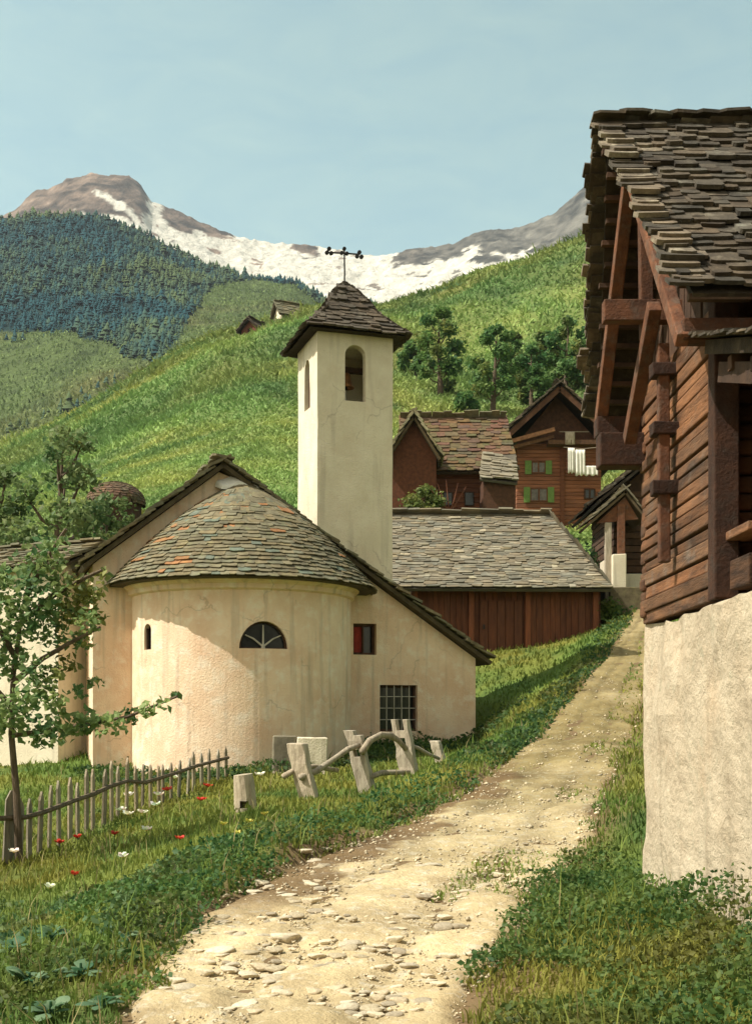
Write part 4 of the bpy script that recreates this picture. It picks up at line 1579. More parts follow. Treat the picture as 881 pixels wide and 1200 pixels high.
for j in range(5):
    for k in range(n + 1):
        q = C(662 + 11 * k / n, 506 + 15 * j / 4, -1.0)
        vs.append((q.x, q.y + .05 * math.sin(k * 2.1), q.z))
mb.add(vs, [(j * (n + 1) + k, j * (n + 1) + k + 1, (j + 1) * (n + 1) + k + 1, (j + 1) * (n + 1) + k) for j in range(4) for k in range(n)])
o = mb.build('cloth', M['greywood'], wash, smooth=True); o.modifiers.new('s', 'SOLIDIFY').thickness = .03
mb = MB(); mb.tube([C(655, 506, -1.0), C(690, 506, -1.0)], .02, 5); mb.build('line', M['greywood'], wash)

# ------------------------------------------------------------------ brown house left of the chalet
YH = 71.0
h0 = P(530, 606, YH)
house = thing('brown_house', 'brown farmhouse with mossy roof and small pale edged gable behind the tower', 'house', (h0.x, YH, h0.z))


def H(px, py, dy=0):
    return P(px, py, YH + dy)


xa_, xb_ = H(468, 0).x, H(604, 0).x
zb_, zt_ = H(0, 612).z - 1.5, H(0, 552).z
mb = MB(); zz = zb_
while zz < zt_:
    mb.span(xa_, xb_, YH, YH + 7, zz, min(zz + .28, zt_), tv(.7, 1.1, .08)); zz += .295
mb.build('log_wall', M['chalet'], house, bevel=.03)
mb = MB()
e0, e1 = (H(466, 0, -.8).x, YH - .8, H(0, 553, -.8).z), (H(607, 0, -.8).x, YH - .8, H(0, 553, -.8).z)
r0, r1 = (H(470, 0, 4).x, YH + 4, H(0, 491, 4).z), (H(592, 0, 4).x, YH + 4, H(0, 494, 4).z)
slab_roof(mb, e0, e1, r0, r1, .34, (.4, .8), .06, lambda: (R.uniform(.55, .85), R.uniform(.42, .62), R.uniform(.36, .55)), .1)
deck(mb, e0, e1, r0, r1, .15, .02, (.4, .3, .25))
b0, b1 = (e0[0], YH + 8.5, e0[2]), (e1[0], YH + 8.5, e1[2])
slab_roof(mb, b0, b1, r0, r1, .5, (.5, .9), .06, vtint)
mb.build('roof', M['slab'], house)
mb = MB()
q = [H(456, 535, -3), H(456, 620, -3), H(511, 620, -3), H(511, 535, -3), H(485, 490, -3)]
mb.prism(q, (0, 6, 0), (1.7, 1.15, .9)); mb.build('gable_wing', M['darkwood'], house)
mb = MB()
ap_, el, er = H(485, 485, -3.5), H(449, 541, -3.5), H(517, 537, -3.5)
for q in (el, er):
    slab_roof(mb, q, q + Vector((0, 7, 0)), ap_, ap_ + Vector((0, 7, 0)), .3, (.3, .6), .10, lambda: tv(1.1, 2.0, .06), .12)
    deck(mb, q, q + Vector((0, 7, 0)), ap_, ap_ + Vector((0, 7, 0)), .14, .02, (.5, .4, .3))
mb.build('gable_roof', M['slab'], house)
mb = MB()
e0, e1, r0, r1 = H(562, 561, -3), H(606, 566, -3), H(566, 534, .2), H(604, 532, .2)
slab_roof(mb, e0, e1, r0, r1, .3, (.4, .8), .08, lambda: tv(.95, 1.3, .04)); deck(mb, e0, e1, r0, r1, .12, .02, (.5, .5, .5))
mb.build('lean_to_roof', M['slab_grey'], house)
mb = MB(); q1, q2 = H(566, 562, -2.6), H(603, 620, -2.6)
mb.span(q1.x, q2.x, YH - 2.6, YH, q2.z - 1, q1.z, (1.3, 1.1, 1)); mb.build('lean_to_wall', M['darkwood'], house)
for px in (520, 545):
    a, b = H(px, 592), H(px + 9, 578)
    mb = MB(); mb.span(a.x - .06, b.x + .06, YH - .1, YH + .02, a.z - .06, b.z + .06); win = mb.build('window', M['darkwood'], house)
    mb = MB(); mb.span(a.x, b.x, YH - .125, YH - .05, a.z, b.z); mb.build('pane', M['glass'], win)

# ------------------------------------------------------------------ dark log granary with porch beyond the barn
YG = 43.0


def Gp(px, py, dy=0):
    return P(px, py, YG + dy)


g0 = Gp(750, 700)
gran = thing('log_granary', 'dark log granary on a white plinth with small gabled porch by the road', 'granary', (g0.x, YG, gz(g0.x, YG)))
xa_, xb_ = Gp(719, 0).x, Gp(850, 0).x
zz = Gp(0, 671).z
zt_ = Gp(0, 580).z
mb = MB()
while zz < zt_:
    mb.span(xa_ + R.uniform(-.02, .02), xb_, YG, YG + 4.5, zz, zz + .23, tv(.8, 1.6, .08)); zz += .245
mb.build('log_wall', M['darkwood'], gran, bevel=.03)
mb = MB(); mb.span(xa_ + .1, xb_ - .1, YG - .06, YG + 4.3, g0.z - .6, Gp(0, 672).z, jit=.02)
mb.build('plinth', M['limewash'], gran, bevel=.03)
mb = MB()
xm_ = (xa_ + xb_) / 2
for xe in (xa_ - .7, xb_ + .7):
    slab_roof(mb, (xe, YG - .8, zt_ - .3), (xe, YG + 5.2, zt_ - .3), (xm_, YG - .8, zt_ + 1.9), (xm_, YG + 5.2, zt_ + 1.9), .28, (.3, .6), .07, dtint)
    deck(mb, (xe, YG - .8, zt_ - .3), (xe, YG + 5.2, zt_ - .3), (xm_, YG - .8, zt_ + 1.9), (xm_, YG + 5.2, zt_ + 1.9), .1, .02, (.5, .5, .5))
mb.build('roof', M['slab_dark'], gran)
mb = MB(); mb.prism([(xa_, YG + .05, zt_), (xb_, YG + .05, zt_), (xm_, YG + .05, zt_ + 1.7)], (0, 4.4, 0)); mb.build('gable', M['darkwood'], gran)
mb = MB()
q = Gp(729, 561); mb.span(q.x - .2, q.x + .25, YG - .08, YG + .02, Gp(0, 582).z, q.z, (.4, .4, .4)); mb.build('hatch', M['darkwood'], gran)
dY = -2.2
ap_, el = Gp(733, 574, dY), Gp(689, 612, dY)
er = Vector((ap_.x + .75, el.y, el.z + .15))
mb = MB()
for q in (el, er):
    slab_roof(mb, q, q + Vector((0, 2.1, 0)), ap_, ap_ + Vector((0, 2.1, 0)), .2, (.3, .6), .05, lambda: tv(.8, 1.4, .05))
    deck(mb, q, q + Vector((0, 2.1, 0)), ap_, ap_ + Vector((0, 2.1, 0)), .08, .02, (.6, .5, .4))
mb.build('porch_roof', M['slab_grey'], gran)
mb = MB(); mb.prism([el + Vector((.3, .12, -.02)), er + Vector((-.3, .12, -.02)), ap_ + Vector((0, .12, -.22))], (0, .08, 0)); mb.build('porch_gable', M['redbeam'], gran)
for px, mt, w_, zt2 in ((712, 'greywood', .11, 612), (727, 'redbeam', .13, 590)):
    q = Gp(px, 0, dY + .15)
    mb = MB(); mb.span(q.x - w_, q.x + w_, q.y - .1, q.y + .1, gz(q.x, q.y) - .1, Gp(0, zt2, dY).z); mb.build('porch_post', M[mt], gran, bevel=.015)
a, b = Gp(717, 0, dY - .1), Gp(733, 0, dY - .1)
mb = MB(); mb.span(a.x - .1, Gp(760, 0, dY).x, YG + dY - .22, YG - .1, gz(a.x, a.y) - .5, Gp(0, 688, dY).z, (.8, .75, .7), .03); mb.build('shadow_base', M['slab'], gran, bevel=.03)  # dark block put in for the brown shadow below the white wall
mb = MB(); mb.span(a.x, b.x, YG + dY - .15, YG - .1, gz(a.x, a.y) - .3, Gp(0, 650, dY).z, jit=.02); mb.build('porch_wall', M['limewash'], gran, bevel=.03)


# ------------------------------------------------------------------ huts and cottage
def hut(name, label, cat, px0, px1, ybase, yeave, yridge, Y, wall, roof, rz, depth=1.0, over=.25, row=.4, tintf=vtint, gable=True):
    """hut: if gable, the gable end faces the camera; else the eave does"""
    a, b = P(px0, ybase, Y), P(px1, ybase, Y)
    ctr = (a + b) / 2
    w = (b.x - a.x)
    ze_, zr_ = P(0, yeave, Y).z - ctr.z, P(0, yridge, Y).z - ctr.z
    d = w * depth
    t_ = thing(name, label, cat, (ctr.x, Y, ctr.z), rz)
    mb = MB()
    o = w * over * .5
    if gable:
        pr = [(-w / 2, 0, -1.5), (w / 2, 0, -1.5), (w / 2, 0, ze_), (0, 0, zr_ - .1), (-w / 2, 0, ze_)]
        mb.prism(pr, (0, d, 0))
    else:
        pr = [(-w / 2, 0, -1.5), (-w / 2, d, -1.5), (-w / 2, d, ze_), (-w / 2, d / 2, zr_ - .1), (-w / 2, 0, ze_)]
        mb.prism(pr, (w, 0, 0))
    mb.build('wall', M[wall], t_, world=False)
    rf = MB()
    th = row * .2
    sl = (zr_ - ze_) / ((w if gable else d) / 2)
    if gable:
        for s_ in (-1, 1):
            xe = s_ * (w / 2 + o)
            q = ((xe, -o, ze_ - sl * o), (xe, d + o, ze_ - sl * o), (0, -o, zr_), (0, d + o, zr_))
            slab_roof(rf, *q, row, (row * 1.2, row * 2.6), th, tintf, row * .2)
            deck(rf, *q, th * 1.5, .02, (.5, .45, .4))
    else:
        for ye, s_ in ((-o, 1), (d + o, -1)):
            q = ((-w / 2 - o, ye, ze_ - sl * o), (w / 2 + o, ye, ze_ - sl * o), (-w / 2 - o, d / 2, zr_), (w / 2 + o, d / 2, zr_))
            slab_roof(rf, *q, row, (row * 1.2, row * 2.6), th, tintf, row * .2)
            deck(rf, *q, th * 1.5, .02, (.5, .45, .4))
    rf.build('roof', M[roof], t_, world=False)
    return t_, w, d, ze_


t_, w, d, ze_ = hut('field_hut', 'dark brown wooden field hut, the lower hut on the green slope', 'hut', 281, 305, 391, 384, 374, 244, 'redwood', 'slab_dark', -.5, 1.0, .4, .6)
mb = MB(); mb.span(-.5, .5, -.06, .02, -.3, ze_ * .9, (.4, .4, .4)); mb.build('door', M['darkwood'], t_, world=False)
t_, w, d, ze_ = hut('field_hut', 'white walled stone field hut with slab roof on the crest left of the tower', 'hut', 329, 357, 377, 367, 353, 246, 'limewash', 'slab', .45, .9, .3, .6, gable=False)
mb = MB(); mb.span(.6, 1.5, -.06, .02, -.4, ze_ * .7); mb.build('door', M['darkwood'], t_, world=False)
hc = P(136, 606, 52)
t_ = thing('round_hut', 'low rounded brown hut among leaves behind the chapel roof', 'hut', hc)
Rh, zw_, zd_ = 33 / F * 52, P(0, 590, 52).z - hc.z, P(0, 566, 52).z - hc.z
mb = MB(); mb.sweep([(Rh * .9, -1.5), (Rh * .9, zw_ + .05), (Rh * .9 - .3, zw_ + .05), (Rh * .9 - .3, -1.5)], 0, 2 * math.pi, 28); mb.build('wall', M['darkwood'], t_, world=False)
mb = MB()
nr_ = 12
mb.sweep([(Rh * math.cos(k / 8 * math.pi / 2) + .001, zw_ + (zd_ - zw_) * math.sin(k / 8 * math.pi / 2) - .05) for k in range(9)] + [(.001, zw_ - .05)], 0, 2 * math.pi, 28, tint=(.5, .4, .3))
for k in range(nr_):
    th_ = (k + .3) / nr_ * math.pi / 2 * .97
    r, z = Rh * math.cos(th_), zw_ + (zd_ - zw_) * math.sin(th_)
    a0 = R.uniform(0, 1)
    ang = a0
    while ang < a0 + 2 * math.pi:
        w = R.uniform(.2, .4)
        o_, ea, en = apse_frame(ang, r)
        ey = (-en * (Rh * math.sin(th_) + .05) + Vector((0, 0, (zd_ - zw_) * math.cos(th_) + .02))).normalized()
        nz_ = ea.cross(ey).normalized()
        if nz_.dot(en + Vector((0, 0, .3))) < 0:
            nz_ = -nz_
        one_slab(mb, o_ + Vector((0, 0, z)), ea, ey, nz_, w, .26, .02, (R.uniform(1.2, 1.7), R.uniform(1.05, 1.35), R.uniform(.85, 1.1)))
        ang += w / max(r, .12)
mb.build('roof', M['slab_dark'], t_, world=False)
t_, w, d, ze_ = hut('cottage', 'low white cottage with grey slab roof behind the left tree', 'cottage', -75, 84, 902, 664, 634, 30, 'limewash', 'slab', -.42, .9, .14, .22, gable=False)
#%%PART3
# ------------------------------------------------------------------ fences and posts
def hewn_post(mb, a, b, w, t, side, n=7, tint=(1, 1, 1), wob=.02):
    """hand hewn board from a (foot) to b (top); side = width direction"""
    a, b, side = Vector(a), Vector(b), Vector(side).normalized()
    d = (b - a).normalized()
    th = d.cross(side).normalized()
    vs, fs = [], []
    for k in range(n + 1):
        q = a.lerp(b, k / n)
        for sx, sy in ((-1, -1), (1, -1), (1, 1), (-1, 1)):
            vs.append(q + side * (sx * w / 2 * (1 + R.uniform(-.12, .08)) + R.uniform(-wob, wob) * .4) + th * (sy * t / 2 * (1 + R.uniform(-.15, .1))))
    for k in range(n):
        for j in range(4):
            fs.append((k * 4 + j, k * 4 + (j + 1) % 4, k * 4 + 4 + (j + 1) % 4, k * 4 + 4 + j))
    fs += [(3, 2, 1, 0), tuple(range(n * 4, n * 4 + 4))]
    mb.add(vs, fs, tint)
    return d, th


FY = 19.6
g0 = G(425, 935)
rfence = thing('rail_fence', 'rough old fence of leaning hewn posts and crooked rails beside the path', 'fence', G(395, 930))


def FP(px, py, Y):
    return P(px, py, Y)


posts = [((366, 945), (347, 871), 18.8, .30, 0), ((433, 932), (414, 856), 19.6, .27, 1), ((482, 913), (469, 843), 20.2, .30, 2), ((519, 893), (510, 868), 21.2, .17, 0)]
for (fx, fy), (tx, ty), Y, w, kind in posts:
    a, b = FP(fx, fy, Y), FP(tx, ty, Y)
    a.z = min(a.z, gz(a.x, a.y)) - .12
    b.y += .05
    side = Vector((.93, -.36, 0))
    mb = MB()
    hewn_post(mb, a, b, w, .17, side, tint=tv(.95, 1.15, .03))
    o = mb.build('post', M['greywood'], rfence)
    d = (b - a).normalized()
    th = d.cross(side).normalized()
    cs = []
    if kind:
        for h_, hs in ((.38, .055),):
            c_ = b - d * h_
            c1 = MB(); c1.box(c_, (hs * 2, .6, hs * 2.2), Matrix((side, th, d)).transposed()); cs.append(c1.build('cutter', M['greywood'], rfence))
    if kind == 2:
        c_ = b - d * .02
        c1 = MB(); c1.box(c_, (.13, .6, .34), Matrix((side, th, d)).transposed()); cs.append(c1.build('cutter', M['greywood'], rfence))
    if kind == 1:
        c_ = b - side * .0 + side * .10
        c1 = MB(); c1.box(c_, (.16, .6, .16), Matrix((side, th, d)).transposed()); cs.append(c1.build('cutter', M['greywood'], rfence))
    if cs:
        cut(o, cs)
    o.modifiers.new('b', 'BEVEL').width = .012
rails = [([(332, 910), (346, 902), (368, 898), (396, 903)], [18.7, 18.85, 19.2, 19.5], .042),
         ([(352, 911), (372, 903), (392, 889), (408, 878), (421, 873)], [18.7, 18.95, 19.2, 19.4, 19.55], .048),
         ([(424, 882), (433, 868), (446, 861), (458, 862), (467, 868), (476, 878)], [19.4, 19.55, 19.75, 19.95, 20.1, 20.15], .055),
         ([(430, 912), (446, 906), (462, 905), (486, 905)], [19.55, 19.8, 20.0, 20.2], .045),
         ([(478, 872), (490, 877), (502, 884), (514, 889)], [20.2, 20.5, 20.8, 21.1], .032)]
for pts, Ys, r in rails:
    mb = MB()
    q = [FP(x, y, Y) for (x, y), Y in zip(pts, Ys)]
    mb.tube(q, [r * (1.1 - .25 * k / len(q)) for k in range(len(q))], 9, tv(.7, .95, .05), .12)
    mb.build('rail', M['greywood'], rfence, smooth=True)
# lone sawn post
s0 = G(286, 950)
stump = thing('stump_post', 'short pale sawn post with a mortise hole standing alone in the grass', 'post', s0, .2)
mb = MB()
mb.tube([(0.03, 0, -.15), (.02, 0, .18), (0, 0, .36), (-.015, 0, .49)], [.165, .155, .145, .132], 12, (1.15, 1.12, 1.05), .06)
o = mb.build('post_body', M['greywood'], stump, world=False)
c1 = MB(); c1.span(-.065, .045, -.4, .05, .03, .13); cut(o, [c1.build('cutter', M['greywood'], stump, world=False)])
o.modifiers.new('b', 'BEVEL').width = .015
# picket fence
pk = [(-60, 1035, 14.6), (25, 1010, 15.5), (55, 1000, 16.3), (130, 965, 19.0), (215, 932, 23.0), (268, 912, 25.6)]
pkx = np.array([p_[0] for p_ in pk], float)
pfence = thing('picket_fence', 'weathered grey picket fence with pointed pales along the garden', 'fence', G(130, 965))


def pk_xy(px):
    Y = np.interp(px, pkx, [p_[2] for p_ in pk])
    return (px - 440.5) / F * Y, Y


pxs = [-52, -38, -24, -10, 6, 20, 33, 46, 57, 68, 79, 89, 100, 110, 120, 130, 139, 149, 158, 167, 175, 184, 192, 201, 210, 219, 228, 237, 246, 255, 264]
for px in pxs:
    x, Y = pk_xy(px + R.uniform(-2, 2))
    z = gz(x, Y)
    h_ = R.uniform(.84, 1.02) * (1.0 if px < 150 else .82)
    x2, Y2 = pk_xy(px + 6)
    side = Vector((x2 - x, Y2 - Y, 0)).normalized()
    nrm = Vector((side.y, -side.x, 0))
    w_ = R.uniform(.11, .155)
    ln = side * R.uniform(-.05, .05) + nrm * R.uniform(-.03, .03)
    mb = MB()
    o_ = Vector((x, Y, z - .12))
    vs = []
    for zz, ww in ((0, 1), (h_ * .5, 1.0), (h_ - .02, .96), (h_ + .10, .12)):
        for sx, sy in ((-1, 0), (1, 0), (1, 1), (-1, 1)):
            vs.append(o_ + ln * (zz / h_) + side * (sx * w_ / 2 * ww * R.uniform(.9, 1.08)) + nrm * (sy * .028) + Vector((0, 0, zz)))
    fs = [(3, 2, 1, 0), (12, 13, 14, 15)] + [(k * 4 + j, k * 4 + (j + 1) % 4, k * 4 + 4 + (j + 1) % 4, k * 4 + 4 + j) for k in range(3) for j in range(4)]
    mb.add(vs, fs, tv(1.1, 1.8, .06))
    mb.build('pale', M['fencewood'], pfence)
for hh in (.62,):
    mb = MB()
    q = []
    for px in range(-55, 273, 20):
        x, Y = pk_xy(px)
        x2, Y2 = pk_xy(px + 6)
        side = Vector((x2 - x, Y2 - Y, 0)).normalized()
        nrm = Vector((side.y, -side.x, 0))
        q.append(Vector((x, Y, gz(x, Y) + hh * (1 if px < 150 else .82) - .02 + R.uniform(-.015, .015))) + nrm * .06)
    mb.tube(q, .036, 6, (.62, .56, .5), .1)
    mb.build('rail', M['fencewood'], pfence)

# ------------------------------------------------------------------ trees
def leafcol(pts, dark, light, seed, sc=.8, jitter=.18):
    g = np.random.default_rng(seed)
    t = np.clip(0.5 + .8 * fbm(pts * sc, 3, seed) + g.normal(0, jitter, len(pts)), 0, 1)[:, None]
    c = np.array([dark]) * (1 - t) + np.array([light]) * t
    o = np.clip(fbm(pts * sc * .6 + 40, 3, seed + 9) * 1.5 - .1, 0, .75)[:, None]
    lum = c.mean(1, keepdims=True)
    return c * (1 - o) + lum * np.array([[1.45, 1.28, .30]]) * o


def crown(centres, radii, n, g, flat=.8):
    """points through leaf clumps, denser towards each clump's rim"""
    centres, radii = np.array(centres, float), np.array(radii, float)
    pr = radii ** 2 / (radii ** 2).sum()
    k = g.choice(len(centres), n, p=pr)
    d = g.normal(size=(n, 3))
    d /= np.linalg.norm(d, axis=1)[:, None]
    r = g.uniform(0.15, 1, n) ** .45 * (1 + .22 * g.normal(size=n))
    d[:, 2] *= flat
    return centres[k] + d * (radii[k] * r)[:, None]


def tree(name, label, cat, base, h, cw, seed, n, leaf, dark, light, group=None, trunk=.25, low=.22, bark='bark', nl=11):
    g = np.random.default_rng(seed)
    rr = random.Random(seed)
    t_ = thing(name, label, cat, base, rr.uniform(0, 6), group)
    mb = MB()
    tr = h * .022 + .03
    lean = (rr.uniform(-.05, .05) * h, rr.uniform(-.05, .05) * h)
    tp = [(0, 0, -.3), (lean[0] * .3, lean[1] * .3, h * .3), (lean[0] * .7, lean[1] * .7, h * .6), (lean[0], lean[1], h * .88)]
    mb.tube(tp, [tr * 1.5, tr, tr * .6, tr * .15], 8, jit=.08)
    cen, rad = [], []
    for k in range(nl):
        f = low + (0.95 - low) * (k + .5) / nl
        a = k * 2.4 + rr.uniform(-.5, .5)
        prof = math.sin(math.pi * min(1, .18 + .82 * (f - low) / (1 - low)) ** .85)
        ext = cw * (.25 + .55 * prof) * rr.uniform(.6, 1.1)
        zc_ = h * f
        s = Vector((lean[0] * f, lean[1] * f, max(h * .12, zc_ - h * .14)))
        e = Vector((math.cos(a) * ext + lean[0] * f, math.sin(a) * ext + lean[1] * f, zc_))
        mb.tube([s, s.lerp(e, .5) + Vector((0, 0, -.03 * h)), e], [tr * .45, tr * .3, tr * .1], 5)
        cen.append(tuple(e)); rad.append(cw * rr.uniform(.24, .40) * (.6 + .6 * prof))
    cen.append((lean[0], lean[1], h * .93)); rad.append(cw * .24)
    mb.build('trunk', M[bark], t_, world=False)
    pts = crown(cen, rad, n, g)
    V, T, C_ = leaf_arrays(pts, leaf, leafcol(pts, dark, light, seed, 1.2 / cw * 2), .1, 1.5, seed)
    link('crown', fastmesh('crown', V, T, C_, M['leaf']), t_)
    return t_


D1, L1 = (0.056, 0.152, 0.049), (0.188, 0.307, 0.083)
for k, (px, py, pt, wpx, Y, lab) in enumerate((
        (516, 462, 362, 52, 128, 'tall rounded green tree standing nearest the bell tower on the slope'),
        (577, 486, 384, 54, 112, 'broad green tree with bare lower trunks above the chalet roof'),
        (545, 486, 462, 26, 116, 'small dark round bush at the foot of the two hillside trees'),
        (622, 476, 408, 46, 122, 'lower green tree between the hillside grove and the chalet roof'),
        (662, 460, 376, 56, 130, 'largest tree of the hillside grove half hidden by the barn roof'),
        (690, 450, 395, 50, 120, 'dark tree against the edge of the barn roof'),
        (486, 440, 402, 34, 135, 'small pale green tree directly right of the bell tower'),
        (600, 440, 392, 34, 150, 'small tree higher on the slope behind the grove'),
        (640, 432, 392, 36, 152, 'small round tree at the upper edge of the hillside grove'))):
    b = G(px, py, 60)
    Y = b.y
    h_ = (py - pt) / F * Y * 1.04
    tree('hillside_tree', lab, 'tree', b, h_, wpx / F * Y * .60, 100 + k, 3000, .0023 * Y, D1, L1, 'trees on the slope above the village', low=.10 if k != 1 else .22)
b = P(496, 606, 66); b.z = gz(b.x, b.y)
tree('garden_tree', 'yellow green leafy garden tree in front of the brown house', 'tree', b, 58 / F * 66, 1.5, 131, 2600, .15, (0.083, 0.140, 0.033), (0.240, 0.270, 0.075), low=.1)
b = P(470, 612, 64); b.z = gz(b.x, b.y)
tree('garden_shrub', 'pale green shrub against the bell tower wall', 'shrub', b, 1.8, 1.1, 132, 1500, .12, (0.066, 0.140, 0.049), (0.195, 0.270, 0.105), low=.05)
# bare young tree
b = P(527, 606, 66); b.z = gz(b.x, b.y)
t_ = thing('bare_tree', 'bare reddish young tree forking before the brown house', 'tree', b)
mb = MB()
mb.tube([(0, 0, -.2), (.02, 0, .9), (-.05, 0, 1.5)], [.10, .08, .06], 7)
mb.build('trunk', M['redwood'], t_, world=False)
for tip in ((-1.1, .1, 2.6), (.9, 0, 2.7), (-.2, .2, 3.1), (.45, -.1, 2.9), (-.7, 0, 2.9)):
    mb = MB(); mb.tube([(-.03, 0, 1.2), (tip[0] * .5, tip[1] * .5, 1.9), tip], [.055, .035, .012], 5); mb.build('limb', M['redwood'], t_, world=False)
# hedge masses behind the long barn
def bush(name, label, px0, px1, pyb, pyt, Y, n, leaf, dark, light, seed, depth=1.0):
    g = np.random.default_rng(seed)
    a, b = P(px0, pyb, Y), P(px1, pyb, Y)
    h_ = (pyb - pyt) / F * Y
    c = (a + b) / 2
    t_ = thing(name, label, 'shrub', (c.x, Y, gz(c.x, Y)))
    w = (b.x - a.x)
    cen, rad = [], []
    m = max(3, int(w / h_ * 2.5))
    mb = MB()
    for k in range(m):
        x = -w / 2 + w * (k + .5) / m
        q = (x + g.uniform(-.1, .1) * h_, g.uniform(-.3, .3) * depth, h_ * g.uniform(.40, .68))
        cen.append(q); rad.append(h_ * g.uniform(.32, .5))
        mb.tube([(x * .8, 0, -.2), (x * .9, 0, h_ * .2), q], [.04, .03, .01], 5)
    mb.build('stems', M['bark'], t_, world=False)
    pts = crown(cen, rad, n, g)
    V, T, C_ = leaf_arrays(pts, leaf, leafcol(pts, dark, light, seed, 1.5 / h_), .1, 1.5, seed)
    link('foliage', fastmesh('foliage', V, T, C_, M['leaf']), t_)
    return t_


bush('dark_shrub', 'dark green shrub row rising behind the long barn roof', 468, 600, 640, 597, 50.5, 3500, .17, (0.033, 0.056, 0.026), (0.078, 0.099, 0.038), 141)
bush('dark_shrub', 'dark ivy green bush at the right end of the long barn roof', 618, 712, 690, 606, 47, 4200, .16, (0.026, 0.059, 0.026), (0.083, 0.132, 0.036), 142, 1.6)
bush('verge_shrub', 'bright green weeds at the corner where barn and path meet', 692, 716, 740, 706, 40.5, 1200, .10, (0.074, 0.148, 0.033), (0.180, 0.255, 0.060), 143)

# left foreground tree with broad leaves
tb = P(24, 1006, 15.3); tb.z = gz(tb.x, tb.y)
ft = thing('leafy_tree', 'young broad leaved tree with drooping branch in front of the chapel', 'tree', tb)
g = np.random.default_rng(61)
mb = MB()
mb.tube([tb + Vector((0, 0, -.3)), P(20, 930, 15.3), P(14, 860, 15.3), P(16, 790, 15.3), P(26, 720, 15.35), P(38, 660, 15.4)], [.05, .043, .038, .032, .025, .01], 10, jit=.1)
limbs = [[(14, 862), (45, 858), (95, 850), (150, 840), (208, 816)], [(16, 800), (50, 772), (85, 752), (118, 735)], [(15, 830), (-20, 790), (-60, 750)], [(24, 730), (60, 700), (98, 678), (120, 668)],
         [(18, 770), (-10, 720), (-25, 670)], [(30, 700), (55, 655), (78, 620)]]
for L_ in limbs:
    n = len(L_)
    mb.tube([P(x, y, 15.3 - .12 * k) for k, (x, y) in enumerate(L_)], [.045 * (1 - .8 * k / n) for k in range(n)], 6, jit=.1)
mb.build('trunk', M['bark'], ft)
cl = [(10, 690, 36), (48, 668, 34), (82, 690, 26), (104, 708, 20), (30, 730, 30), (66, 742, 22), (96, 752, 15), (12, 770, 34), (50, 790, 24), (78, 778, 16), (-30, 700, 40), (-40, 770, 40), (16, 838, 30), (48, 858, 24),
      (78, 852, 24), (104, 846, 20), (128, 846, 18), (152, 838, 14), (172, 832, 12), (192, 824, 9), (206, 814, 6), (92, 812, 12), (112, 800, 10), (116, 728, 11), (104, 728, 16), (84, 716, 20), (58, 712, 24), (112, 690, 14), (64, 822, 16), (34, 812, 22), (-20, 850, 30), (120, 672, 10), (60, 640, 18)]
cen = np.array([list(P(x, y, 15.0 + g.uniform(-.5, .4))) for x, y, _ in cl])
rad = np.array([r * 15 / F for _, _, r in cl])
pts = crown(cen, rad, 3400, g, .85)
V, T, C_ = leaf_arrays(pts, .070, leafcol(pts, (.085, .185, .065), (.33, .41, .15), 61, 2.2, .28), -.25, 1.45, 61)
V -= np.array(tb)
link('crown', fastmesh('crown', V, T, C_, M['leaf']), ft)
# leafy growth behind the cottage
b = P(60, 640, 41); b.z = gz(b.x, b.y)
tree('orchard_tree', 'tall pale leaved orchard tree behind the cottage roof', 'tree', b, P(0, 494, 41).z - b.z, 2.3, 171, 4200, .15, (.070, .150, .050), (.24, .29, .11), low=.15, nl=15)
b = P(5, 640, 44); b.z = gz(b.x, b.y)
tree('orchard_tree', 'darker orchard tree at the left behind the cottage roof', 'tree', b, P(0, 545, 44).z - b.z, 2.2, 172, 3000, .17, (.055, .125, .042), (.17, .23, .075), low=.15, nl=13)
b = P(128, 640, 46); b.z = gz(b.x, b.y)
tree('orchard_tree', 'low orchard tree in front of the rounded brown hut', 'tree', b, P(0, 580, 46).z - b.z, 1.7, 173, 2200, .15, (.060, .135, .045), (.19, .25, .085), low=.12, nl=11)
# ------------------------------------------------------------------ stones on the path
protos = []
g_s = np.random.default_rng(88)
for k in range(6):
    bm = bmesh.new()
    bmesh.ops.create_icosphere(bm, subdivisions=3, radius=1)
    co = np.array([v.co[:] for v in bm.verts])
    co = co * (1 + .22 * fbm(co * 1.1 + k * 7, 3, 200 + k)[:, None] + .10 * fbm(co * 3, 3, 210 + k)[:, None])
    for _c in range(7):
        nv_ = g_s.normal(size=3); nv_ /= np.linalg.norm(nv_)
        dd = co @ nv_
        co = co - np.clip(dd - g_s.uniform(.55, .85), 0, None)[:, None] * nv_ * .85
    co[:, 2] = np.where(co[:, 2] > .35, .35 + (co[:, 2] - .35) * .4, co[:, 2])
    for v, c_ in zip(bm.verts, co):
        v.co = c_
    me = bpy.data.meshes.new('path_stone')
    bm.to_mesh(me); bm.free()
    at = me.attributes.new('tint', 'FLOAT_COLOR', 'POINT')
    tt = [(1.15, 1.15, 1.15), (.95, .95, .95), (1.05, 1.0, .92), (.7, .68, .66), (1.25, 1.25, 1.22), (.85, .82, .75)][k]
    at.data.foreach_set('color', np.tile(np.array([*tt, 1], np.float32), len(me.vertices)))
    me.polygons.foreach_set('use_smooth', np.ones(len(me.polygons), bool))
    me.materials.append(M['stone'])
    protos.append(me)


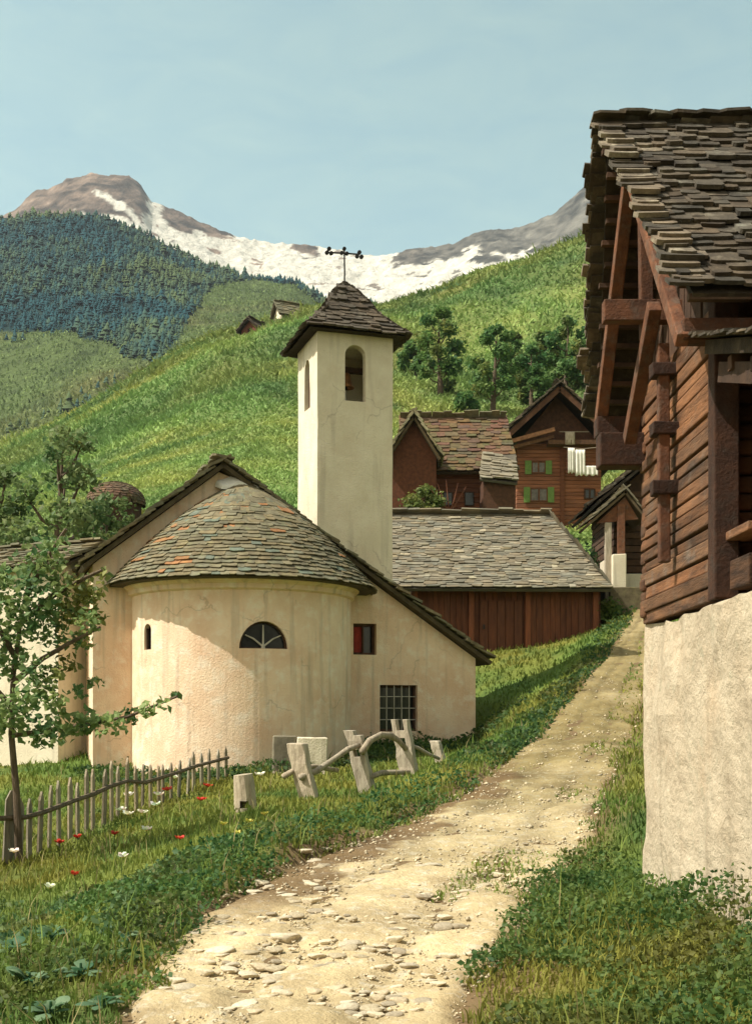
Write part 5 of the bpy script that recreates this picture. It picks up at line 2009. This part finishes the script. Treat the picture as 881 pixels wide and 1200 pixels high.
def stone(px, py, wpx, flat, k, label, group='stones bedded in the path'):
    q = G(px, py)
    r = wpx / 2 / F * q.y
    o = bpy.data.objects.new('path_stone', protos[k])
    S.collection.objects.link(o)
    o.location = (q.x, q.y, q.z + .028 + r * flat * .12)
    o.scale = (r, r * R.uniform(.65, 1.0), r * flat)
    o.rotation_euler = (R.uniform(-.15, .15), R.uniform(-.15, .15), R.uniform(-.5, .5))
    return tag(o, label, 'stone', group)


big = [(337, 1107, 38, .55, 0), (257, 1123, 40, .5, 4), (411, 1113, 32, .45, 1), (306, 1140, 30, .4, 2), (232, 1100, 26, .4, 1), (372, 1128, 24, .4, 0), (286, 1188, 34, .4, 4), (392, 1167, 34, .4, 2), (240, 1185, 30, .45, 1),
       (300, 1050, 22, .45, 0), (305, 1040, 24, .5, 4), (337, 1056, 30, .35, 0), (409, 1028, 24, .5, 2), (356, 1010, 22, .4, 4), (520, 1093, 26, .5, 3), (458, 1056, 16, .4, 3), (474, 1056, 12, .5, 3), (546, 1050, 18, .4, 1),
       (264, 1088, 20, .5, 2), (480, 1140, 26, .4, 1), (555, 1125, 24, .4, 0), (506, 1018, 24, .35, 1), (448, 1000, 18, .35, 3), (430, 1190, 30, .4, 5), (340, 1170, 24, .4, 5)]
for k, (px, py, w, fl, kk) in enumerate(big):
    lab = ['largest rounded pale stone in the lower middle of the path', 'long pale slab stone near the left edge of the path'][k] if k < 2 else 'fist to loaf sized stone bedded in the sandy path'
    stone(px, py, w, fl, kk, lab)
g = np.random.default_rng(301)
cnt = 0
while cnt < 255:
    t = g.uniform(0, 1); py = 985 + (1200 - 985) * g.uniform(0, 1) ** .65
    Yq = G(330, py).y
    l0, r0 = path_lr(Yq)
    # the left half of the road is the stony one
    x = l0 + (r0 - l0) * (.05 + .85 * t ** 1.3)
    px = 440.5 + x / Yq * F
    stone(px, py, g.uniform(9, 30) * (0.6 + .4 * (py - 985) / 215), g.uniform(.35, .6), int(g.integers(0, 6)), 'fist to loaf sized stone bedded in the sandy path')
    cnt += 1
# loose gravel: one mass
n = 9000
Yg = np.exp(g.uniform(math.log(5.2), math.log(50), n))
Yg = Yg[g.random(n) < 1 - .93 * ss(11, 34, Yg)]
n = len(Yg)
l_, r_ = path_lr(Yg)
xg = l_ + (r_ - l_) * g.uniform(-.03, 1.03, n)
zg = ground(xg, Yg) + .03
sz = g.uniform(.006, .020, n) * np.where(g.random(n) < .15, 1.9, 1) * np.clip(Yg / 10, .7, 1.3)
a = g.uniform(0, 6.28, n)
off = np.array([[1, 0, 0], [0, 1, 0], [-1, 0, 0], [0, -1, 0], [0, 0, .6], [0, 0, -.6]])
Vv = np.empty((n, 6, 3))
ca, sa = np.cos(a), np.sin(a)
for j, (ox, oy, oz) in enumerate(off):
    Vv[:, j, 0] = xg + (ox * ca - oy * sa * .7) * sz * g.uniform(.7, 1.3, n)
    Vv[:, j, 1] = Yg + (ox * sa + oy * ca * .7) * sz * g.uniform(.7, 1.3, n)
    Vv[:, j, 2] = zg + oz * sz
tri = np.array([[0, 1, 4], [1, 2, 4], [2, 3, 4], [3, 0, 4], [1, 0, 5], [2, 1, 5], [3, 2, 5], [0, 3, 5]])
Tt = (np.arange(n)[:, None, None] * 6 + tri[None]).reshape(-1, 3)
gc = np.repeat(g.uniform(.55, 1.3, n)[:, None] * np.array([[1, .97, .9]]), 6, axis=0)
tag(link('gravel', fastmesh('gravel', Vv.reshape(-1, 3), Tt, gc, M['stone'])), 'loose gravel strewn over the path', 'gravel', kind='stuff')

# ------------------------------------------------------------------ grass, herbs
def scatter(n, tr, yr, seed, keep):
    g = np.random.default_rng(seed)
    Y = np.exp(g.uniform(math.log(yr[0] + 4), math.log(yr[1] + 4), n)) - 4
    x = g.uniform(tr[0], tr[1], n) * (Y + 2.0)
    p = np.column_stack([x, Y])
    k = keep(p)
    p = p[k]
    return np.column_stack([p, ground(p[:, 0], p[:, 1]) - .01])


def off_path(p, margin=0.0):
    l_, r_ = path_lr(p[:, 1])
    w = .22 * fbm(p * 1.7, 3, 71)
    return (p[:, 0] < l_ - margin + w + .06) | (p[:, 0] > r_ + margin - w + np.interp(p[:, 1], [0, 12, 20], [0, 0, -.1]))


def no_build(p):
    inb = (p[:, 0] > BX - .01) & (p[:, 1] < YF) & (p[:, 1] > 2.4)
    q = p - np.array([[CX, CY]])
    uu = q[:, 0] * CT_ + q[:, 1] * ST_
    v_ = -q[:, 0] * ST_ + q[:, 1] * CT_
    inc = ((uu > wl_) & (uu < wr_) & (v_ > 0) & (v_ < 7.5)) | (uu ** 2 + v_ ** 2 < AR ** 2)
    return ~inb & ~inc


# grassy middle and edges of the upper path
def rough_path(p):
    l_, r_ = path_lr(p[:, 1])
    s = (p[:, 0] - l_) / (r_ - l_)
    on = (s > .0) & (s < 1)
    n_ = fbm(p * .9, 3, 404)
    return on & (p[:, 1] > 9) & (((s > .66) & (n_ > .12 - .02 * (p[:, 1] - 10))) | (n_ > .62)) & no_build(p)


arrs = []
B = scatter(190000, (-.42, .50), (3.0, 60), 401, lambda p: off_path(p) & no_build(p))
yy = B[:, 1]
patch = fbm(B[:, :2] * .55, 3, 405)
h_ = (.085 + .05 * patch) * np.interp(yy, [4, 20, 60], [.85, 1.35, 2.2])
right = B[:, 0] > path_lr(yy)[1]
w_ = .0065 * np.interp(yy, [4, 10, 20, 60], [.9, 1.3, 2.3, 6.5])
arrs.append(blade_arrays(B, h_, w_, tone(B), 402))
B = scatter(60000, (-.1, .4), (8.0, 50), 403, rough_path)
arrs.append(blade_arrays(B, .055 * np.interp(B[:, 1], [4, 20, 60], [1, 1.6, 2.6]), .006 * np.interp(B[:, 1], [4, 10, 20, 60], [1, 1.4, 2.5, 7]), tone(B) * 1.1, 404))

B = scatter(9000, (-.42, .40), (3.2, 30), 406, lambda p: off_path(p, .05) & no_build(p) & (fbm(p * 1.1, 3, 407) > .0))
g_ = np.random.default_rng(408)
straw = (g_.random(len(B)) < .3)[:, None]
arrs.append(blade_arrays(B, g_.uniform(.16, .36, len(B)), .0045 * np.interp(B[:, 1], [4, 10, 30], [.9, 1.2, 2.6]), np.where(straw, np.array([[.36, .30, .14]]), tone(B) * 1.15), 409, .3))


def merge(arrs):
    V, T, C_ = [], [], []
    k = 0
    for v, t, c in arrs:
        V.append(v); T.append(t + k); C_.append(c); k += len(v)
    return np.concatenate(V), np.concatenate(T), np.concatenate(C_)


V, T, C_ = merge(arrs)
tag(link('grass', fastmesh('grass', V, T, C_, M['grass'])), 'short meadow grass on both sides of the path', 'grass', kind='stuff')

# leafy ground cover: bank left of the road, weeds along the barn foot, rank growth before the chapel
hb = []


def herb_zone(n, tr, yr, seed, keep, hmax, leaf, dark, light, sc=1.4):
    B = scatter(n, tr, yr, seed, keep)
    g = np.random.default_rng(seed + 1)
    hh = hmax(B) * g.uniform(0, 1, len(B)) ** .7
    pts = B + np.column_stack([g.normal(0, .03, len(B)), g.normal(0, .03, len(B)), hh])
    hb.append(leaf_arrays(pts, leaf * .85 * np.interp(B[:, 1], [4, 10, 25], [.85, 1, 1.6]), leafcol(pts, dark, light, seed, 1.8, .25), .45, 1.5, seed))


def left_bank(p):
    l_, _ = path_lr(p[:, 1])
    d = l_ - p[:, 0]
    m = fbm(p * .8, 3, 421)
    m2 = fbm(p * 1.9, 3, 425)
    return (d > -.05 + .12 * m) & (d < 1.3 + 1.2 * m) & (p[:, 1] < 22) & (m2 > -.12 + .10 * d)


herb_zone(78000, (-.36, .1), (3.0, 22), 411, left_bank, lambda B: .10 + .16 * np.clip(fbm(B[:, :2] * 1.3, 3, 422) + .35, 0, 1), .038, (0.033, 0.102, 0.033), (0.128, 0.225, 0.057))
herb_zone(20000, (-.40, -.05), (3.0, 12), 413, lambda p: (p[:, 0] < path_lr(p[:, 1])[0] - .6) & (fbm(p * .7, 3, 423) > -.15), lambda B: .05 + .16 * np.clip(fbm(B[:, :2] * 1.1, 3, 424) + .4, 0, 1), .05, (0.049, 0.124, 0.053), (0.180, 0.270, 0.105))


def right_weeds(p):
    _, r_ = path_lr(p[:, 1])
    d = p[:, 0] - r_
    m = fbm(p * .9, 3, 431)
    near_wall = (BX - p[:, 0] < 1.1) & (p[:, 1] < 10.6)
    return (d > -.10 + .2 * m) & (p[:, 0] < BX - .02) & (near_wall | (m > -.1)) & (p[:, 1] < 12) & (p[:, 1] > 4.5)


def rw_h(B):
    wall = np.clip(1 - (BX - B[:, 0]) / .55, 0, 1)
    nearer = np.interp(B[:, 1], [4, 7.4, 9.3, 10.4], [.62, .50, .18, .06])
    return .07 + .13 * np.clip(fbm(B[:, :2] * 1.4, 3, 432) + .35, 0, 1) + wall * nearer * (0.75 + .5 * fbm(B[:, :2] * 2.2, 2, 433))


herb_zone(52000, (-.02, .40), (3.5, 12), 415, right_weeds, rw_h, .036, (0.040, 0.099, 0.026), (0.150, 0.217, 0.051))


def chapel_foot(p):
    q = p - np.array([[CX, CY]])
    r = np.hypot(q[:, 0], q[:, 1])
    m = fbm(p * .7, 3, 441)
    uu = q[:, 0] * CT_ + q[:, 1] * ST_
    v_ = -q[:, 0] * ST_ + q[:, 1] * CT_
    front = (uu > AR - .3) & (uu < wr_ + .8) & (v_ > -2.2 + m) & (v_ < 0)
    return ((r > AR) & (r < AR + 1.5 + m) & (v_ < 0) & (m > -.5)) | front


herb_zone(52000, (-.36, .16), (18, 34), 417, chapel_foot, lambda B: .10 + .34 * np.clip(fbm(B[:, :2] * 1.0, 3, 442) + .2, 0, 1), .05, (0.033, 0.083, 0.030), (0.098, 0.165, 0.045))
# darker strip of growth along the far side of the road
herb_zone(22000, (-.02, .24), (20, 40), 419, lambda p: (path_lr(p[:, 1])[0] - p[:, 0] > -.1) & (path_lr(p[:, 1])[0] - p[:, 0] < .9 + .5 * fbm(p * .8, 2, 444)), lambda B: .10 + .28 * np.clip(fbm(B[:, :2] * 1.0, 3, 443) + .3, 0, 1), .055, (0.036, 0.091, 0.030), (0.090, 0.158, 0.042))
V, T, C_ = merge(hb)
tag(link('ground_cover', fastmesh('ground_cover', V, T, C_, M['leaf'])), 'leafy weeds and herbs along the path and walls', 'ground cover', kind='stuff')

# meadow tufts on the slope
g = np.random.default_rng(451)
n = 150000
Y = np.exp(g.uniform(math.log(44), math.log(262), n))
x = g.uniform(-.36, .36, n) * Y
B = np.column_stack([x, Y, ground(x, Y)])
m = fbm(B[:, :2] / 9, 4, 452)
lump = np.clip(m * 1.6 + .1, 0, 1)
pts = B + np.column_stack([np.zeros(n), np.zeros(n), (.06 + .45 * lump * g.uniform(0, 1, n)) * Y / 100])
tc_ = pasture(B) * (1.05 + .13 * g.normal(size=n)[:, None].clip(-1.5, 1.5))
V, T, C_ = blade_arrays(B - np.array([[0, 0, .02]]), (.0028 + .0035 * lump) * Y, .0010 * Y, tc_ * np.array([[1.62, 1.80, 1.85]]), 453, .7)
tag(link('meadow_growth', fastmesh('meadow_growth', V, T, C_, M['grass'])), 'tussocks and low growth over the green slope', 'meadow', kind='stuff')

# ------------------------------------------------------------------ flowers and broad leaved plants
def flower(px, py, col, label, group, rad=.05, ctr=(.03, .03, .02), cat='flower', name='poppy'):
    q = G(px, py)
    h_ = R.uniform(.16, .24)
    t_ = thing(name, label, cat, q, R.uniform(0, 6), group)
    mb = MB(); mb.tube([(0, 0, -.03), (.01, .01, h_ * .6), (0, 0, h_)], [.005, .004, .003], 5, (.06, .11, .03)); mb.build('stem', M['leaf'], t_, world=False)
    sc = rad * 1.25 * q.y / 14
    mb = MB()
    npet = 6
    for k in range(npet):
        a = k * 2 * math.pi / npet
        ea = Vector((math.cos(a), math.sin(a), R.uniform(.3, .8))).normalized()
        es = Vector((-math.sin(a), math.cos(a), 0))
        o_ = Vector((0, 0, h_))
        mb.add([o_, o_ + ea * sc * .6 - es * sc * .5, o_ + ea * sc * 1.1 - es * sc * .25 + Vector((0, 0, .01)), o_ + ea * sc * 1.1 + es * sc * .25 + Vector((0, 0, .01)), o_ + ea * sc * .6 + es * sc * .5], [(0, 1, 2, 3, 4)],
               tuple(c * R.uniform(.85, 1.15) for c in col))
    mb.build('petals', M['petal'], t_, world=False)
    mb = MB(); mb.tube([(0, 0, h_ - .005), (0, 0, h_ + sc * .25)], [sc * .2, sc * .16], 7, ctr); mb.build('flower_centre', M['petal'], t_, world=False)
    return t_


reds = [((70, 1009), 'red poppy nearest the left picket fence'), ((135, 999), 'red poppy in the middle of the grassy bank'), ((211, 1003), 'red poppy at the right of the lower row on the bank'), ((236, 954), 'red poppy just below the uppermost one near the sawn post'),
        ((244, 935), 'uppermost red poppy left of the sawn post'), ((196, 943), 'faint red poppy below the pale fence stones'), ((88, 1051), 'lowest red poppy on the left bank'), ((91, 1000), 'dull red poppy between two brighter ones on the left')]
for (px, py), lab in reds:
    flower(px, py, (.62, .045, .025), lab, 'red poppies on the bank')
whites = [(13, 1003), (17, 1021), (142, 968), (182, 957), (167, 968), (172, 990), (151, 949), (144, 1033), (59, 1070), (205, 925), (150, 975), (186, 948), (305, 925)]
for px, py in whites:
    flower(px, py, (.85, .80, .66), 'small cream white flower on the grassy bank', 'cream flowers on the bank', .055, (.6, .42, .08), 'flower', 'daisy')
for k, (px, py) in enumerate(((292, 985), (310, 972), (262, 990), (278, 1003))):
    flower(px, py, (.55, .48, .09), 'yellow flower among the dark weeds below the sawn post', 'yellow flowers below the post', .04, (.5, .35, .05), 'flower', 'buttercup')


def broad_plant(px, py, label, n, Lf, seed, dark, light):
    q = G(px, py)
    t_ = thing('dock_plant', label, 'plant', q, 0, 'broad leaved plants at the lower left')
    rr = random.Random(seed)
    mb = MB(); mb.tube([(0, 0, -.03), (0, 0, .10)], [.012, .008], 6, dark); mb.build('stem', M['leaf'], t_, world=False)
    for k in range(n):
        a = k * 2.4 + rr.uniform(-.3, .3)
        el = rr.uniform(.35, 1.15)
        L_ = Lf * rr.uniform(.7, 1.2)
        d = Vector((math.cos(a) * math.cos(el), math.sin(a) * math.cos(el), math.sin(el)))
        s_ = Vector((-math.sin(a), math.cos(a), 0))
        nr = s_.cross(d)
        mb = MB()
        rows = []
        for j in range(7):
            t = j / 6
            c = d * (L_ * (.25 + .75 * t)) + Vector((0, 0, .03 - .35 * L_ * t * t))
            w_ = L_ * .30 * math.sin(math.pi * min(.97, t * .93 + .07)) ** .8
            rows += [c - s_ * w_ + nr * w_ * .25, c, c + s_ * w_ + nr * w_ * .25]
        f = rr.random()
        col = tuple(dark[i] * (1 - f) + light[i] * f for i in range(3))
        mb.add(rows, [(j * 3 + m_, j * 3 + m_ + 1, j * 3 + m_ + 4, j * 3 + m_ + 3) for j in range(6) for m_ in range(2)], col)
        mb.tube([(0, 0, .0), d * L_ * .27 + Vector((0, 0, .03))], [.006, .005], 5, dark)
        mb.build('leaf', M['leaf'], t_, world=False, smooth=True)


GD, GL = (0.058, 0.157, 0.074), (0.225, 0.330, 0.180)
for k, (px, py, n, L_, lab) in enumerate(((60, 1105, 9, .17, 'pale broad leaved plant highest of the group at lower left'), (35, 1160, 10, .19, 'large broad leaved plant at the left edge of the picture'), (95, 1150, 9, .17, 'broad leaved plant in the middle of the lower left group'),
                                       (60, 1196, 10, .16, 'broad leaved plant at the very bottom left'), (120, 1188, 8, .14, 'broad leaved plant nearest the path at bottom left'), (150, 1110, 7, .13, 'small broad leaved plant close to the path edge'),
                                       (15, 1120, 8, .16, 'broad leaved plant half out of the picture on the left'))):
    broad_plant(px, py, lab, n, L_, 500 + k, GD, GL)

# ------------------------------------------------------------------ air
mb = MB()
mb.span(-6500, 6500, -80, 6500, -91.5, 1950)
hz = mb.build('haze', M['stone'])
hz.data.materials.clear()
hm = bpy.data.materials.new('haze')
hm.use_nodes = True
n_, l_n = hm.node_tree.nodes, hm.node_tree.links
n_.clear()
ho = n_.new('ShaderNodeOutputMaterial')
pv_ = n_.new('ShaderNodeVolumePrincipled')
pv_.inputs['Color'].default_value = (.80, .90, 1.0, 1)
pv_.inputs['Density'].default_value = 0.00005
pv_.inputs['Anisotropy'].default_value = 0.2
l_n.new(pv_.outputs[0], ho.inputs['Volume'])
hz.data.materials.append(hm)
tag(hz, kind='stuff', label='thin blue air between the village and the mountains', cat='haze')
